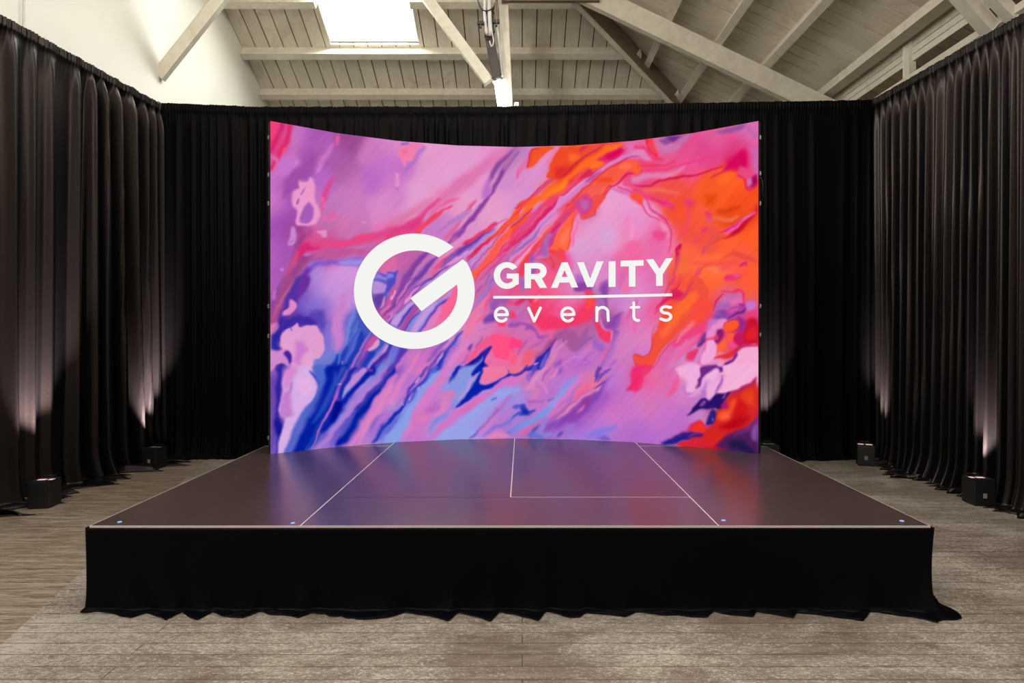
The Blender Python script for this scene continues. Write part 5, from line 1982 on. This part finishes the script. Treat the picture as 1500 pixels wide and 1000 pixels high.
# ------------------------------------------------------------------ battery uplights on the floor
def uplight(x, y, rz, label, badge=True, on=1.0, aim=(0, 0, 1), energy=0):
    r = thing('uplight', label, 'lamp', (x, y, 0), rz, 'black box uplights at the foot of the drapes')
    s, h = .092, .235
    def add(nm, bm, m): 
        o = obj(nm, bm, m); o.parent = r; return o
    bm = nb(); box(bm, (-s, -s, .006), (s, s, h), .006); add('housing', bm, M['black'])
    bm = nb()
    bm.free()
    for sx in (-1, 1):
        for sy in (-1, 1):
            bm = nb(); bmesh.ops.create_cone(bm, cap_ends=True, segments=10, radius1=.012, radius2=.012, depth=.008, matrix=Matrix.Translation((sx * .07, sy * .07, .004)))
            add('rubber_foot', bm, M['rubber'])
    bm = nb()
    for lo, hi in (((-s, -s), (s, -s + .012)), ((-s, s - .012), (s, s)), ((-s, -s), (-s + .012, s)), ((s - .012, -s), (s, s))): box(bm, (*lo, h - .002), (*hi, h + .012), .002)
    add('top_rim', bm, M['black'])
    for lx in (-.045, .045):
        bm = nb(); box(bm, (lx - .034, .024, h - .001), (lx + .034, .066, h + .003), .002); add('lens', bm, M['lens'] if on else M['grey'])
    bm = nb(); tube_bm([(-.05, s - .01, h), (-.05, s - .01, h + .03), (.05, s - .01, h + .03), (.05, s - .01, h)], .005, 6, bm); add('handle', bm, M['black'])
    if badge:
        bm = nb(); box(bm, (-.018, -s - .002, .075), (.018, -s, .12), .001); add('badge', bm, M['grey'])
    return r
UL = [
    uplight(-4.40, 5.66, math.radians(8), 'black uplight box on the left nearest the camera, at the foot of the drape', False),
    uplight(-4.32, 7.22, math.radians(-8), 'small black uplight box in the far left corner, its top unlit', True, 0),
    uplight(4.13, 7.40, math.radians(-22), 'small black uplight box in the far right corner'),
    uplight(4.26, 5.74, math.radians(-3), 'black uplight box on the right nearest the camera, with lit pinkish top'),
    uplight(2.98, 7.42, 0, 'uplight box behind the right rear corner of the stage, only its tip showing', False, 0),
]
def spot(loc, target, e, size=50, c=(1, .74, .66), blend=.9, r=.03):
    l = bpy.data.lights.new('uplight_beam', 'SPOT'); l.energy = e; l.spot_size = math.radians(size); l.spot_blend = blend; l.color = c; l.shadow_soft_size = r
    o = bpy.data.objects.new('uplight_beam', l); col.objects.link(o); o.location = loc
    o.rotation_euler = (Vector(target) - Vector(loc)).to_track_quat('-Z', 'Y').to_euler(); return o
def graze(x, y, tx, ty, e, width, c=(1, .70, .60)):
    """beam rising along the cloth"""
    d = math.hypot(tx - x, ty - y); spot((x, y, .26), (x + (tx - x) / d, y + (ty - y) / d, .26 + math.tan(math.radians(67))), e, width, c, 1.0)
graze(-4.40, 5.70, -4.80, 6.02, 2700, 42)
graze(-4.32, 7.26, -4.62, 7.50, 3300, 42)
graze(4.13, 7.44, 4.44, 7.53, 1500, 40)
graze(4.27, 5.80, 4.50, 5.86, 1500, 40)
graze(3.00, 7.46, 3.06, 7.76, 1500, 38)

# ------------------------------------------------------------------ sky, skylight lamps and added fill lamps
w = bpy.data.worlds.new('World'); scene.world = w; w.use_nodes = True
w.node_tree.nodes['Background'].inputs[0].default_value = (.93, .97, 1, 1); w.node_tree.nodes['Background'].inputs[1].default_value = 1.6
def area(loc, dirv, sx, sy, e, c=(1, 1, 1), name='daylight_or_fill'):
    l = bpy.data.lights.new(name, 'AREA'); l.shape = 'RECTANGLE'; l.size = sx; l.size_y = sy; l.energy = e; l.color = c
    o = bpy.data.objects.new(name, l); col.objects.link(o); o.location = loc
    o.rotation_euler = Vector(dirv).to_track_quat('-Z', 'Y').to_euler(); return o
area(c_sky, -UPB, 1.5, 2.1, 250, (1, .99, .95))
area(c_f[0], -UPR, 1.7, 2.2, 240, (1, .96, .91)); area(c_f[1], -UPR, 1.5, 2.1, 200, (1, .96, .91)); area(c_f[2], -UPR, 1.6, 2.3, 150, (1, .96, .91))
def added_window(n, lo, hi, axis, label):  # frames added out of view to go with the fill lamps
    root = bpy.data.objects.new('window_%d' % n, None); col.objects.link(root); root['kind'] = 'structure'; root['label'] = label; root['category'] = 'window'
    root.location = [(a + b_) / 2 for a, b_ in zip(lo, hi)]
    bm = nb(); t = .07; k = 1 - axis
    def bar(a0, a1, z0, z1):
        l, h = list(lo), list(hi); l[k], h[k] = a0, a1; l[2], h[2] = z0, z1; box(bm, l, h, .004)
    bar(lo[k], hi[k], lo[2], lo[2] + t); bar(lo[k], hi[k], hi[2] - t, hi[2])
    nm = int((hi[k] - lo[k]) / 1.1)
    for q_ in range(nm + 1):
        c_ = lo[k] + (hi[k] - lo[k] - t) * q_ / nm; bar(c_, c_ + t, lo[2] + t, hi[2] - t)
    obj('window_frame', bm, M['beam'], root)
added_window(5, (XL, -1.6, 4.6), (XL + .05, 2.6, 7.6), 0, 'added tall window frame on the left wall, out of view, round a fill lamp')
added_window(6, (-3.8, YF, 1.2), (3.8, YF + .05, 3.6), 1, 'added wide window frame on the wall behind the viewer, round a weak fill lamp')
area((XL + .1, .5, 6.1), (1, .25, -.05), 4.1, 2.9, 950, (1, .97, .92))  # added fill lamp that brightens the ceiling and right slope
area((0, YF + .1, 2.4), (0, 1, .22), 7.4, 2.3, 12, (1, .96, .90))  # weak fill lamp added behind the viewer

# ------------------------------------------------------------------ camera
cam = bpy.data.cameras.new('Camera'); cam.lens = 21.6; cam.sensor_width = 36; cam.shift_x = -15 / 1500; cam.shift_y = -18 / 1500
co_ = bpy.data.objects.new('Camera', cam); scene.collection.objects.link(co_); co_.location = (0, 0, CH); co_.rotation_euler = (PI / 2, 0, 0)
cam.clip_start = .05; scene.camera = co_
scene.view_settings.view_transform = 'Standard'; scene.view_settings.look = 'None'; scene.view_settings.exposure = 0; scene.view_settings.gamma = 1
scene.cycles.use_denoising = True
scene.cycles.max_bounces = 8; scene.cycles.diffuse_bounces = 5
